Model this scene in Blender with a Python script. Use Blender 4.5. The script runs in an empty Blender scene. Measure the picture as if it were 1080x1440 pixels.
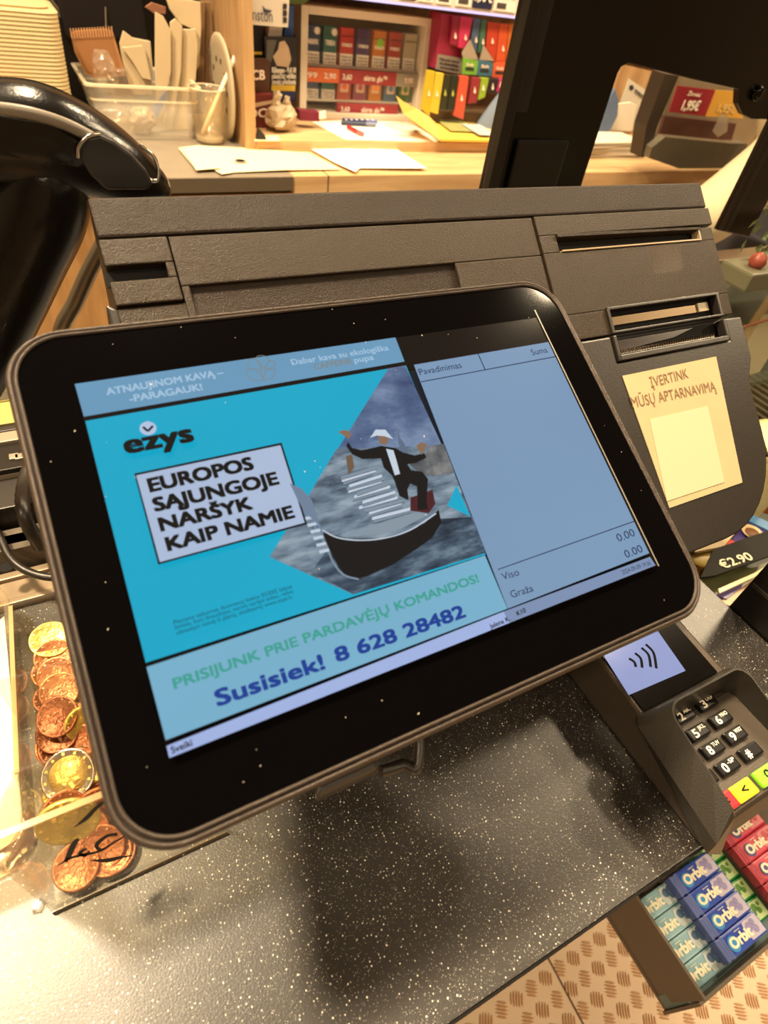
import bpy, bmesh, math, random
from mathutils import Vector, Matrix
random.seed(7)
SC = bpy.context.scene
COL = SC.collection
# ------------------------------------------------------------------ camera
F_PX = 825.0
RC = Matrix(((0.8853, -0.4491, 0.1205), (-0.2405, -0.6640, -0.7080), (0.3980, 0.5978, -0.6958)))   # world -> image right, down, forward
CAM = Vector((-0.1042, -0.0884, 0.3397))
cd = bpy.data.cameras.new('camera'); cam = bpy.data.objects.new('camera', cd); COL.objects.link(cam)
cd.sensor_fit = 'VERTICAL'; cd.sensor_height = 36; cd.lens = F_PX / 1440 * 36; cd.clip_start = 0.01
r0, r1, r2 = RC
M3 = Matrix((r0, -r1, -r2)).transposed()
q = M3.to_quaternion(); q.normalize()
cam.rotation_mode = 'QUATERNION'; cam.rotation_quaternion = q; cam.location = CAM
cd.dof.use_dof = True; cd.dof.focus_distance = 0.36; cd.dof.aperture_fstop = 11
SC.camera = cam
# ------------------------------------------------------------------ world, exposure, lamps
SC.view_settings.view_transform = 'Standard'; SC.view_settings.look = 'None'
SC.view_settings.gamma = 1; SC.view_settings.use_curve_mapping = False
SC.view_settings.exposure = 0.0
w = bpy.data.worlds.new('world'); SC.world = w; w.use_nodes = True
w.node_tree.nodes['Background'].inputs[0].default_value = (1.0, 0.8, 0.6, 1)
w.node_tree.nodes['Background'].inputs[1].default_value = 0.4
def lamp(name, loc, size, power, col=(1.0, 0.78, 0.50), target=None, spread=180, shape='DISK'):
    l = bpy.data.lights.new(name, 'AREA'); l.shape = shape; l.size = size; l.energy = power; l.color = col
    l.spread = math.radians(spread)
    o = bpy.data.objects.new(name, l); COL.objects.link(o); o.location = loc
    if target:
        o.rotation_euler = (Vector(target) - Vector(loc)).to_track_quat('-Z', 'Y').to_euler()
    return o
lamp('ceiling_lamp', (-0.68, 0.60, 1.70), 0.24, 80)
lamp('ceiling_lamp', (0.10, 0.68, 1.70), 0.18, 30)
lamp('ceiling_lamp', (1.50, 0.46, 1.70), 0.20, 18)
lamp('ceiling_lamp', (2.20, 0.62, 1.70), 0.30, 40)
lamp('ceiling_lamp', (2.60, -0.45, 1.70), 0.22, 26)
lamp('ceiling_lamp', (0.0, -1.7, 1.70), 0.30, 16)  # wide lamp added to light the till face from the front
lamp('ceiling_lamp', (1.4, -1.7, 1.70), 0.30, 20)
lamp('ceiling_lamp', (0.1, 1.1, 1.70), 0.25, 17)
lamp('ceiling_lamp', (1.1, 1.0, 1.70), 0.25, 22)
lamp('ceiling_lamp', (-1.3, -0.5, 1.70), 0.25, 26)

# ------------------------------------------------------------------ picture point -> place in the room
def ray(px, py):
    a, b = (px - 540) / F_PX, (py - 720) / F_PX
    return r0 * a + r1 * b + r2
def onz(px, py, z):
    d = ray(px, py); return CAM + d * ((z - CAM.z) / d.z)
def ony(px, py, y):
    d = ray(px, py); return CAM + d * ((y - CAM.y) / d.y)
def onx(px, py, x):
    d = ray(px, py); return CAM + d * ((x - CAM.x) / d.x)
TILT = math.radians(25.96)
DO = Vector((0, 0, 0.15)); DU = Vector((1, 0, 0)); DV = Vector((0, math.cos(TILT), math.sin(TILT))); DN = DU.cross(DV)
FO = Vector((0, 0.198, 0.248)); FD = Vector((0, -0.7483, -0.6633)); FN = Vector((0, -0.6633, 0.7483))
def onplane(px, py, O, N, off=0):
    d = ray(px, py); return CAM + d * ((off - (CAM - O).dot(N)) / d.dot(N))
def D(u, v, off=0): return DO + DU * u + DV * v + DN * off
def Fc(u, v, off=0): return FO + Vector((u, 0, 0)) + FD * v + FN * off
def dpx(px, py, off=0): return onplane(px, py, DO, DN, off)

# ------------------------------------------------------------------ materials
def lin(c):
    return tuple(((x / 255) / 12.92 if x / 255 <= 0.04045 else ((x / 255 + 0.055) / 1.055) ** 2.4) for x in c)
MC = {}
def mat(name, col, rough=0.5, metal=0.0, emit=0.0, noise=0.0, nscale=40, bump=0.0, bscale=600, spec=0.5, alpha=None, trans=0.0, ior=1.45, coat=0.0):
    if name in MC: return MC[name]
    m = bpy.data.materials.new(name); m.use_nodes = True; nt = m.node_tree; b = nt.nodes['Principled BSDF']
    if name.startswith(('vape ', 'pack (', 'tray ', 'magenta')) and 'print' not in name: col = tuple(x * 0.76 + y_ * 0.16 for x, y_ in zip(col, (120, 100, 84)))
    c = lin(col)
    b.inputs['Base Color'].default_value = (*c, 1) if not emit else (0.004, 0.004, 0.004, 1)
    b.inputs['Roughness'].default_value = rough; b.inputs['Metallic'].default_value = metal
    b.inputs['Specular IOR Level'].default_value = spec; b.inputs['IOR'].default_value = ior
    b.inputs['Transmission Weight'].default_value = trans; b.inputs['Coat Weight'].default_value = coat
    if alpha is not None: b.inputs['Alpha'].default_value = alpha
    if emit:
        b.inputs['Emission Color'].default_value = (*c, 1); b.inputs['Emission Strength'].default_value = emit
    tc = nt.nodes.new('ShaderNodeTexCoord')
    if noise:
        n = nt.nodes.new('ShaderNodeTexNoise'); n.inputs['Scale'].default_value = nscale; n.inputs['Detail'].default_value = 5
        nt.links.new(tc.outputs['Object'], n.inputs['Vector'])
        mx = nt.nodes.new('ShaderNodeMix'); mx.data_type = 'RGBA'
        mx.inputs[6].default_value = (*[x * (1 - noise) for x in c], 1); mx.inputs[7].default_value = (*[min(1, x * (1 + noise)) for x in c], 1)
        nt.links.new(n.outputs['Fac'], mx.inputs[0]); nt.links.new(mx.outputs[2], b.inputs['Emission Color' if emit else 'Base Color'])
    if bump:
        n2 = nt.nodes.new('ShaderNodeTexNoise'); n2.inputs['Scale'].default_value = bscale; n2.inputs['Detail'].default_value = 3
        nt.links.new(tc.outputs['Object'], n2.inputs['Vector'])
        bp = nt.nodes.new('ShaderNodeBump'); bp.inputs['Strength'].default_value = bump; bp.inputs['Distance'].default_value = 0.0006
        nt.links.new(n2.outputs['Fac'], bp.inputs['Height']); nt.links.new(bp.outputs['Normal'], b.inputs['Normal'])
    MC[name] = m
    return m
def wood(name, c1, c2, scale=(3, 3, 30), rough=0.45):
    if name in MC: return MC[name]
    m = bpy.data.materials.new(name); m.use_nodes = True; nt = m.node_tree; b = nt.nodes['Principled BSDF']
    tc = nt.nodes.new('ShaderNodeTexCoord'); mp = nt.nodes.new('ShaderNodeMapping'); mp.inputs['Scale'].default_value = scale
    n = nt.nodes.new('ShaderNodeTexNoise'); n.inputs['Scale'].default_value = 4; n.inputs['Detail'].default_value = 8; n.inputs['Distortion'].default_value = 0.6
    r = nt.nodes.new('ShaderNodeValToRGB'); r.color_ramp.elements[0].position = 0.35; r.color_ramp.elements[1].position = 0.65
    r.color_ramp.elements[0].color = (*lin(c1), 1); r.color_ramp.elements[1].color = (*lin(c2), 1)
    nt.links.new(tc.outputs['Object'], mp.inputs[0]); nt.links.new(mp.outputs[0], n.inputs['Vector'])
    nt.links.new(n.outputs['Fac'], r.inputs[0]); nt.links.new(r.outputs[0], b.inputs['Base Color']); b.inputs['Roughness'].default_value = rough
    MC[name] = m; return m
def speckle_mat():
    m = bpy.data.materials.new('speckled black laminate'); m.use_nodes = True; nt = m.node_tree; b = nt.nodes['Principled BSDF']; L = nt.links.new
    tc = nt.nodes.new('ShaderNodeTexCoord')
    def layer(scale, lo, hi, keep):
        v = nt.nodes.new('ShaderNodeTexVoronoi'); v.inputs['Scale'].default_value = scale; L(tc.outputs['Object'], v.inputs['Vector'])
        mr = nt.nodes.new('ShaderNodeMapRange'); mr.inputs[1].default_value = lo; mr.inputs[2].default_value = hi; mr.inputs[3].default_value = 1; mr.inputs[4].default_value = 0
        L(v.outputs['Distance'], mr.inputs[0])
        sp = nt.nodes.new('ShaderNodeSeparateColor'); L(v.outputs['Color'], sp.inputs[0])
        gt = nt.nodes.new('ShaderNodeMapRange'); gt.inputs[1].default_value = keep; gt.inputs[2].default_value = 1.0; L(sp.outputs[0], gt.inputs[0])
        mu = nt.nodes.new('ShaderNodeMath'); mu.operation = 'MULTIPLY'; L(mr.outputs[0], mu.inputs[0]); L(gt.outputs[0], mu.inputs[1]); return mu
    a = layer(560, 0.12, 0.28, 0.55); c = layer(240, 0.07, 0.14, 0.6); d2 = layer(1100, 0.15, 0.35, 0.4)
    s = nt.nodes.new('ShaderNodeMath'); s.operation = 'MAXIMUM'; L(a.outputs[0], s.inputs[0]); L(c.outputs[0], s.inputs[1])
    h = nt.nodes.new('ShaderNodeMath'); h.operation = 'MULTIPLY'; h.inputs[1].default_value = 0.35; L(d2.outputs[0], h.inputs[0])
    s2 = nt.nodes.new('ShaderNodeMath'); s2.operation = 'MAXIMUM'; L(s.outputs[0], s2.inputs[0]); L(h.outputs[0], s2.inputs[1])
    mx = nt.nodes.new('ShaderNodeMix'); mx.data_type = 'RGBA'; mx.inputs[6].default_value = (0.022, 0.018, 0.015, 1); mx.inputs[7].default_value = (1.0, 0.93, 0.82, 1)
    L(s2.outputs[0], mx.inputs[0]); L(mx.outputs[2], b.inputs['Base Color'])
    n = nt.nodes.new('ShaderNodeTexNoise'); n.inputs['Scale'].default_value = 18; n.inputs['Detail'].default_value = 6; L(tc.outputs['Object'], n.inputs['Vector'])
    rr = nt.nodes.new('ShaderNodeMapRange'); rr.inputs[3].default_value = 0.36; rr.inputs[4].default_value = 0.46; L(n.outputs['Fac'], rr.inputs[0]); L(rr.outputs[0], b.inputs['Roughness'])
    n2 = nt.nodes.new('ShaderNodeTexNoise'); n2.inputs['Scale'].default_value = 900; L(tc.outputs['Object'], n2.inputs['Vector'])
    bp = nt.nodes.new('ShaderNodeBump'); bp.inputs['Strength'].default_value = 0.25; bp.inputs['Distance'].default_value = 0.0003; L(n2.outputs['Fac'], bp.inputs['Height']); L(bp.outputs['Normal'], b.inputs['Normal'])
    b.inputs['Specular IOR Level'].default_value = 1.0
    return m
BLK = mat('textured black plastic', (47, 37, 26), 0.36, noise=0.6, nscale=1500, bump=0.7, bscale=1700, spec=0.38)
BLK2 = mat('textured dark plastic inset', (38, 27, 18), 0.36, noise=0.5, nscale=1500, bump=0.8, bscale=1700, spec=0.32)
BLKS = mat('satin black plastic', (34, 29, 25), 0.38, bump=0.15, bscale=900, spec=0.7)
HOLE = mat('dark opening', (5, 4, 4), 0.8)
GLOSS = mat('glossy black', (4, 4, 5), 0.06, spec=0.35)
PANEL = mat('black acrylic', (12, 9, 8), 0.22)
GUN = mat('glossy black scanner shell', (14, 12, 11), 0.2, bump=0.15, bscale=900)
STEEL = mat('brushed steel', (150, 138, 122), 0.35, 0.35, noise=0.15, nscale=30)
CHROME = mat('chrome', (210, 205, 195), 0.15, 1.0)
WHITE = mat('white paper', (240, 232, 215), 0.7, noise=0.04, nscale=20)
CREAM = mat('cream paper', (232, 214, 170), 0.7, noise=0.05, nscale=20)
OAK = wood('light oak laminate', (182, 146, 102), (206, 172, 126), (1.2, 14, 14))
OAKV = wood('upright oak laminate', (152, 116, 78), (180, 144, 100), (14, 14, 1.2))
KRAFT = mat('kraft paper', (160, 112, 68), 0.75, noise=0.08)
def clear(name, tint=(250, 248, 242), rough=0.05, haze=0.04, bump=0.0, bscale=60, edge=1.0):
    m = bpy.data.materials.new(name); m.use_nodes = True; nt = m.node_tree; nt.nodes.remove(nt.nodes['Principled BSDF']); L = nt.links.new
    out = nt.nodes['Material Output']; tr = nt.nodes.new('ShaderNodeBsdfTransparent'); tr.inputs[0].default_value = (*lin(tint), 1)
    g = nt.nodes.new('ShaderNodeBsdfGlossy'); g.inputs['Roughness'].default_value = rough; g.inputs[0].default_value = (1, 1, 1, 1)
    d = nt.nodes.new('ShaderNodeBsdfDiffuse'); d.inputs[0].default_value = (*lin(tint), 1)
    fr = nt.nodes.new('ShaderNodeLayerWeight'); fr.inputs[0].default_value = 0.5
    pw = nt.nodes.new('ShaderNodeMath'); pw.operation = 'POWER'; pw.inputs[1].default_value = 5; L(fr.outputs[1], pw.inputs[0])
    mu = nt.nodes.new('ShaderNodeMath'); mu.operation = 'MULTIPLY_ADD'; mu.inputs[1].default_value = 0.6 * edge; mu.inputs[2].default_value = 0.04; mu.use_clamp = True; L(pw.outputs[0], mu.inputs[0])
    m1 = nt.nodes.new('ShaderNodeMixShader'); m1.inputs[0].default_value = haze; L(tr.outputs[0], m1.inputs[1]); L(d.outputs[0], m1.inputs[2])
    m2 = nt.nodes.new('ShaderNodeMixShader'); L(mu.outputs[0], m2.inputs[0]); L(m1.outputs[0], m2.inputs[1]); L(g.outputs[0], m2.inputs[2]); L(m2.outputs[0], out.inputs[0])
    if bump:
        tc = nt.nodes.new('ShaderNodeTexCoord'); n = nt.nodes.new('ShaderNodeTexNoise'); n.inputs['Scale'].default_value = bscale; L(tc.outputs['Object'], n.inputs['Vector'])
        bp = nt.nodes.new('ShaderNodeBump'); bp.inputs['Strength'].default_value = bump; bp.inputs['Distance'].default_value = 0.004; L(n.outputs['Fac'], bp.inputs['Height']); L(bp.outputs['Normal'], g.inputs['Normal'])
    MC[name] = m; return m
ACR = clear('clear acrylic', rough=0.08, haze=0.03, bump=0.1)
CLEARF = clear('clear film plastic', (244, 236, 220), 0.12, 0.10, 0.5, 60)
GLASS = clear('display case glass', (214, 220, 206), 0.05, 0.03)
def emi(name, col, noise=0, nscale=40): return mat(name, col, 0.12, emit=1.0, noise=noise, nscale=nscale, spec=0.35)

# ------------------------------------------------------------------ mesh building
class MB:
    def __init__(s): s.v = []; s.f = []; s.smooth = []
    def add(s, vs, fs, sm=False):
        k = len(s.v); s.v += [Vector(v) for v in vs]; s.f += [[k + i for i in f] for f in fs]; s.smooth += [sm] * len(fs); return s
    def box(s, a, b, bev=0.0, X=None):
        x0, y0, z0 = a; x1, y1, z1 = b
        x0, x1 = min(x0, x1), max(x0, x1); y0, y1 = min(y0, y1), max(y0, y1); z0, z1 = min(z0, z1), max(z0, z1)
        if bev:
            bm = bmesh.new(); r = bmesh.ops.create_cube(bm, size=1)
            for v in bm.verts: v.co = Vector(((x0 + x1) / 2 + v.co.x * (x1 - x0), (y0 + y1) / 2 + v.co.y * (y1 - y0), (z0 + z1) / 2 + v.co.z * (z1 - z0)))
            bmesh.ops.bevel(bm, geom=bm.edges[:], offset=bev, segments=2, affect='EDGES', profile=0.6)
            vs = [v.co.copy() for v in bm.verts]; fs = [[v.index for v in f.verts] for f in bm.faces]; bm.free()
        else:
            vs = [Vector((x, y, z)) for z in (z0, z1) for y in (y0, y1) for x in (x0, x1)]
            fs = [(0, 2, 3, 1), (4, 5, 7, 6), (0, 1, 5, 4), (1, 3, 7, 5), (3, 2, 6, 7), (2, 0, 4, 6)]
        if X: vs = [X @ v for v in vs]
        return s.add(vs, fs)
    def prism(s, pts, ext, inset=None):
        n = len(pts); ext = Vector(ext); p = [Vector(a) for a in pts]
        vs = p + [a + ext for a in p]
        fs = [list(range(n))[::-1], list(range(n, 2 * n))] + [(i, (i + 1) % n, n + (i + 1) % n, n + i) for i in range(n)]
        return s.add(vs, fs)
    def loft(s, loops, closed=True, caps=True, sm=True):
        n = len(loops[0]); vs = [v for l in loops for v in l]; fs = []
        for k in range(len(loops) - 1):
            for i in range(n if closed else n - 1):
                j = (i + 1) % n; fs.append((k * n + i, k * n + j, (k + 1) * n + j, (k + 1) * n + i))
        s.add(vs, fs, sm)
        if caps and closed: s.add(loops[0], [list(range(n))[::-1]]); s.add(loops[-1], [list(range(n))])
        return s
    def tube(s, path, rad, n=12, caps=True, flat=1.0):
        P = [Vector(p) for p in path]; R = rad if isinstance(rad, (list, tuple)) else [rad] * len(P); loops = []
        up = Vector((0, 0, 1))
        t0 = (P[1] - P[0]).normalized()
        if abs(t0.dot(up)) > 0.95: up = Vector((0, 1, 0))
        nrm = (up - t0 * up.dot(t0)).normalized()
        for i, p in enumerate(P):
            t = (P[min(i + 1, len(P) - 1)] - P[max(i - 1, 0)]).normalized()
            nrm = (nrm - t * nrm.dot(t)).normalized(); b = t.cross(nrm)
            loops.append([p + nrm * (math.cos(a) * R[i]) + b * (math.sin(a) * R[i] * flat) for a in [2 * math.pi * k / n for k in range(n)]])
        return s.loft(loops, True, caps)
    def lathe(s, prof, c=(0, 0, 0), X=None, n=32):
        c = Vector(c); loops = []
        for r, z in prof:
            l = [Vector((math.cos(a) * r, math.sin(a) * r, z)) for a in [2 * math.pi * k / n for k in range(n)]]
            loops.append([(X @ v if X else v) + c for v in l])
        return s.loft(loops, True, True, True)
def spline(pts, m=6):
    P = [Vector(p) for p in pts]; out = []
    for i in range(len(P) - 1):
        a, b, c, d = P[max(i - 1, 0)], P[i], P[i + 1], P[min(i + 2, len(P) - 1)]
        for k in range(m):
            t = k / m
            out.append(0.5 * ((2 * b) + (c - a) * t + (2 * a - 5 * b + 4 * c - d) * t * t + (3 * b - a - 3 * c + d) * t ** 3))
    out.append(P[-1]); return out
def rrect(x0, y0, x1, y1, r, n=8):
    rs = r if isinstance(r, (list, tuple)) else [r] * 4   # bl, br, tr, tl
    out = []
    for (cx, cy, a0, rr) in ((x0 + rs[0], y0 + rs[0], 180, rs[0]), (x1 - rs[1], y0 + rs[1], 270, rs[1]), (x1 - rs[2], y1 - rs[2], 0, rs[2]), (x0 + rs[3], y1 - rs[3], 90, rs[3])):
        for k in range(n + 1):
            a = math.radians(a0 + 90 * k / n); out.append((cx + rr * math.cos(a), cy + rr * math.sin(a)))
    return out
def props(o, label=None, cat=None, group=None, kind=None):
    if label: o['label'] = label
    if cat: o['category'] = cat
    if group: o['group'] = group
    if kind: o['kind'] = kind
    return o
def thing(name, loc, label, cat, group=None):
    o = bpy.data.objects.new(name, None); COL.objects.link(o); o.location = loc; o.empty_display_size = 0.02
    return props(o, label, cat, group)
def wloc(o):
    p = Vector(o.location)
    while o.parent: o = o.parent; p += Vector(o.location)
    return p
def obj(name, mb, m, parent=None, label=None, cat=None, group=None, kind=None, bevel=0):
    if not isinstance(mb, MB): v, f = mb; t = MB(); t.add(v, f); mb = t
    me = bpy.data.meshes.new(name)
    lo = Vector([min(v[i] for v in mb.v) for i in range(3)]); hi = Vector([max(v[i] for v in mb.v) for i in range(3)])
    org = Vector(((lo.x + hi.x) / 2, (lo.y + hi.y) / 2, lo.z))
    me.from_pydata([v - org for v in mb.v], [], mb.f); me.update()
    me.polygons.foreach_set('use_smooth', mb.smooth)
    bm = bmesh.new(); bm.from_mesh(me); bmesh.ops.recalc_face_normals(bm, faces=bm.faces); bm.to_mesh(me); bm.free()
    me.materials.append(m)
    o = bpy.data.objects.new(name, me); COL.objects.link(o)
    if parent: o.parent = parent; o.location = org - wloc(parent)
    else: o.location = org
    if bevel:
        b = o.modifiers.new('bevel', 'BEVEL'); b.width = bevel; b.segments = 2; b.limit_method = 'ANGLE'; b.angle_limit = math.radians(40)
    return props(o, label, cat, group, kind)
def copy_tree(o, parent=None):
    c = o.copy(); COL.objects.link(c)
    if parent: c.parent = parent
    for ch in o.children: copy_tree(ch, c)
    return c
TXT = {}
def text_mesh(s, bold=0.0, shear=0.0):
    k = (s, bold, shear)
    if k in TXT: return TXT[k]
    if 'Ą' in s:
        raw = RAW(s.replace('Ą', 'A'), shear); x0, x1 = raw[2], raw[3]; vs, fs = list(raw[0]), list(raw[1])
        og = RAW('Į', shear); keep = [i for i, f in enumerate(og[1]) if max(og[0][q][1] for q in f) < 0.015]
        oxr = max(og[0][q][0] for i in keep for q in og[1][i])
        for i_, ch in enumerate(s):
            if ch == 'Ą':
                xe = RAW(s[:i_ + 1].replace('Ą', 'A'), shear)[3]
                for k2 in keep:
                    b_ = len(vs); vs += [(og[0][q][0] - oxr + xe, og[0][q][1]) for q in og[1][k2]]; fs.append(list(range(b_, b_ + len(og[1][k2]))))
    else:
        vs, fs, x0, x1 = RAW(s, shear)
    TXT[k] = ([((v[0] - x0) / (x1 - x0), v[1] / 0.70) for v in vs], fs); return TXT[k]
RAWC = {}
def RAW(s, shear=0.0):
    if (s, shear) in RAWC: return RAWC[(s, shear)]
    bold = 0.0
    cu = bpy.data.curves.new('lettering', 'FONT'); cu.body = s; cu.size = 1; cu.offset = bold; cu.shear = shear; cu.resolution_u = 3
    o = bpy.data.objects.new('lettering', cu); COL.objects.link(o)
    bpy.context.view_layer.update(); dg = bpy.context.evaluated_depsgraph_get()
    me = bpy.data.meshes.new_from_object(o.evaluated_get(dg))
    vs = [v.co.copy() for v in me.vertices]; fs = [list(p.vertices) for p in me.polygons]
    bpy.data.objects.remove(o); bpy.data.meshes.remove(me); bpy.data.curves.remove(cu)
    x0 = min(v.x for v in vs); x1 = max(v.x for v in vs)
    RAWC[(s, shear)] = ([(v.x, v.y) for v in vs], fs, x0, x1); return RAWC[(s, shear)]
def text(name, s, A, B, up, m, parent, bold=0.02, shear=0.0, **kw):
    """lettering whose baseline runs from A to B; up = cap height vector"""
    vs, fs = text_mesh(s, 0.0, shear); A = Vector(A); B = Vector(B); up = Vector(up)
    mb = MB(); hx = (B - A).normalized() * up.length * bold * 1.5; hy = up * bold * 1.1
    nz = (B - A).cross(up).normalized() * 0.000012
    for q_, (a_, b_) in enumerate(((0, 0),) if bold < 0.012 else ((-1, -1), (1, -1), (1, 1), (-1, 1))): mb.add([A + (B - A) * x + up * y + hx * a_ + hy * b_ + nz * q_ * (1 if (A - CAM).length < 0.9 else 12) for x, y in vs], fs)
    return obj(name, mb, m, parent, **kw)

# ------------------------------------------------------------------ room
FLOORZ = -0.90
def struct(name, mb, m): return obj(name, mb, m, kind='structure')
plate = mat('aluminium checker plate', (232, 204, 172), 0.42, 0.3, noise=0.1, nscale=12)
floor = struct('floor', MB().box((-2.5, -2.6, FLOORZ - 0.05), (3.6, 2.0, FLOORZ)), plate)
lug = MB()
pitch = 0.0315
for i in range(-8, 40):
    for j in range(-14, 8):
        cx, cy = 0.1 + i * pitch, -0.30 + j * pitch
        if cx > 1.3: continue
        ang = math.radians(45 if (i + j) % 2 else -45) + math.radians(12)
        for k in range(5):
            o = (k - 2) * 0.0047; ln = 0.0105 if k in (1, 2, 3) else 0.0085
            ux, uy = math.cos(ang), math.sin(ang); x, y = cx - uy * o, cy + ux * o
            ring = [(-ln, 0), (-ln * 0.5, -0.0012), (ln * 0.5, -0.0012), (ln, 0), (ln * 0.5, 0.0012), (-ln * 0.5, 0.0012)]
            base = [Vector((x + ux * a * 1.1 - uy * b * 1.5, y + uy * a * 1.1 + ux * b * 1.5, FLOORZ)) for a, b in ring]
            top = [Vector((x + ux * a * 0.9 - uy * b * 0.6, y + uy * a * 0.9 + ux * b * 0.6, FLOORZ + 0.0022)) for a, b in ring]
            n = 6; lug.add(base + top, [(q, (q + 1) % n, n + (q + 1) % n, n + q) for q in range(n)] + [list(range(n, 2 * n))])
obj('tread_lug', lug, mat('polished raised tread', (204, 162, 120), 0.35, 0.4), floor, kind='stuff')
pl = [onz(770, 1346, FLOORZ), onz(820, 1440, FLOORZ)]
dd = (pl[1] - pl[0]) * 2; side = Vector((-dd.y, dd.x, 0)).normalized() * 0.0015
obj('plate_seam', MB().prism([pl[0] - dd - side, pl[0] - dd + side, pl[0] + dd + side, pl[0] + dd - side], (0, 0, 0.0007)), mat('dark seam', (90, 60, 40), 0.7), floor)
struct('ceiling', MB().box((-2.5, -2.6, 1.75), (3.6, 2.0, 1.8)), mat('ceiling dark', (84, 74, 64), 0.85))
struct('wall_back', MB().box((-2.5, 1.64, FLOORZ), (3.6, 1.7, 1.75)), mat('back wall paint', (120, 100, 78), 0.8))
struct('wall_front', MB().box((-2.5, -2.6, FLOORZ), (3.6, -2.55, 1.75)), mat('shop front wall', (120, 104, 84), 0.8))
struct('wall_left', MB().box((-2.5, -2.6, FLOORZ), (-2.45, 1.7, 1.75)), mat('side wall paint', (120, 104, 84), 0.8))
struct('wall_right', MB().box((3.55, -2.6, FLOORZ), (3.6, 1.7, 1.75)), mat('side wall paint', (120, 104, 84), 0.8))

# ------------------------------------------------------------------ front counter
t = thing('service_counter', (-0.3, 0.15, FLOORZ), 'black speckled laminate counter under the tilted touchscreen', 'counter')
obj('worktop', MB().box((-0.75, -0.0965, -0.03), (0.3005, 0.36, 0)), speckle_mat(), t, bevel=0.001)
obj('worktop_edge', MB().box((-0.75, -0.0978, -0.03), (0.3005, -0.0966, -0.0006)), mat('black counter edge band', (22, 19, 18), 0.3), t)
obj('cabinet', MB().box((-0.74, -0.06, FLOORZ + 0.001), (0.295, 0.35, -0.0305)), mat('dark cabinet board', (60, 50, 42), 0.6), t)

# ------------------------------------------------------------------ gum rack under the counter edge
ZT = -0.318; RX0 = 0.2635; RX1 = 0.60; RY0 = -0.197; RY1 = -0.098
greyp = mat('grey brown plastic tray', (106, 94, 78), 0.5)
t = thing('gum_rack', ((RX0 + RX1) / 2, (RY0 + RY1) / 2, -0.41), 'grey plastic chewing gum tray hanging below the counter edge', 'rack')
obj('side_wall', MB().prism([(RX0, RY0, ZT), (RX0, RY1, ZT), (RX0 + 0.004, RY1, -0.405), (RX0 + 0.004, RY0 + 0.006, -0.405)], (0.003, 0, 0)), greyp, t)
obj('front_wall', MB().box((RX0, RY0 - 0.003, -0.405), (RX1, RY0, ZT - 0.012)), greyp, t)
obj('tray_floor', MB().box((RX0 + 0.003, RY0, -0.405), (RX1, RY1, -0.400)), greyp, t)
obj('bottom_strip', MB().box((RX0 + 0.003, RY0, -0.40), (RX1, RY0 + 0.012, -0.352)), mat('teal ribbed liner', (96, 124, 124), 0.4), t)
obj('rear_wall', MB().box((RX0 + 0.003, RY1 - 0.002, -0.40), (RX1, RY1, ZT)), greyp, t)
obj('bracket', MB().box((RX0 + 0.003, RY1, -0.40), (RX1, -0.061, ZT)), greyp, t)
RISER = {}
def gum(name, x0, yc, ztop, cols, label, group, logo_x, art):
    L, W, H = 0.064, 0.0200, 0.012
    t = thing(name, (x0 + L / 2, yc, ztop - H), label, 'chewing gum', group)
    body = mat('gum wrapper ' + cols[0], cols[1], 0.28, bump=0.3, bscale=120)
    obj('wrapper', MB().box((x0 + 0.004, yc - W / 2, ztop - H), (x0 + L - 0.003, yc + W / 2, ztop), 0.002), body, t)
    endm = mat('crimped end ' + cols[0], cols[2], 0.3, bump=0.6, bscale=260)
    mb = MB()
    for k in range(3):
        mb.box((x0 - 0.001 + k * 0.0035, yc - W / 2 + 0.0008 * (k % 2), ztop - H), (x0 + 0.003 + k * 0.0035, yc + W / 2 - 0.0008 * (k % 2), ztop + 0.0003), 0.001)
    obj('crimped_end', mb, endm, t)
    # printed fruit side
    mb = MB(); cx = x0 + L - 0.018
    mb.prism([(cx + a, yc + b, ztop + 0.0003) for a, b in [(-0.007, 0.008), (-0.010, 0), (-0.007, -0.008), (0.013, -0.008), (0.013, 0.008)]], (0, 0, 0.0002))
    obj('printed_side', mb, mat('printed pale side ' + cols[0], cols[3], 0.3, noise=0.2, nscale=300), t)
    mb = MB()
    for (a, b, r) in art:
        mb.lathe([(r, 0), (r, 0.0002)], (cx + a, yc + b, ztop + 0.0006), n=14)
    obj('printed_picture', mb, mat('printed picture ' + cols[0], cols[4], 0.35, noise=0.3, nscale=400), t)
    up = Vector((0.0, 0.0085, 0))
    if logo_x is not None:
        lx = x0 + logo_x
        mb = MB().lathe([(0.0068, 0), (0.0068, 0.0002)], (lx + 0.004, yc - 0.001, ztop + 0.0004), n=20)
        obj('logo_drop', mb, mat('logo drop ' + cols[0], cols[5], 0.3), t)
        text('logo_lettering', 'Orbit', (lx, yc - 0.0045, ztop + 0.0009), (lx + 0.030, yc - 0.0045, ztop + 0.0009), up, mat('logo cream', (250, 244, 214), 0.4), t, bold=0.05)
        text('logo_lettering', '–', (lx + 0.012, yc + 0.0048, ztop + 0.0009), (lx + 0.020, yc + 0.0048, ztop + 0.0009), up * 0.4, mat('logo cream', (250, 244, 214), 0.4), t, bold=0.02)
    return t
ART = [(-0.002, 0.002, 0.004), (0.004, -0.002, 0.0035), (0.004, 0.004, 0.003)]
ARTM = [(0.001, 0.003, 0.0035), (-0.003, -0.001, 0.003), (0.005, -0.001, 0.003), (0.008, 0.004, 0.002)]
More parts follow.
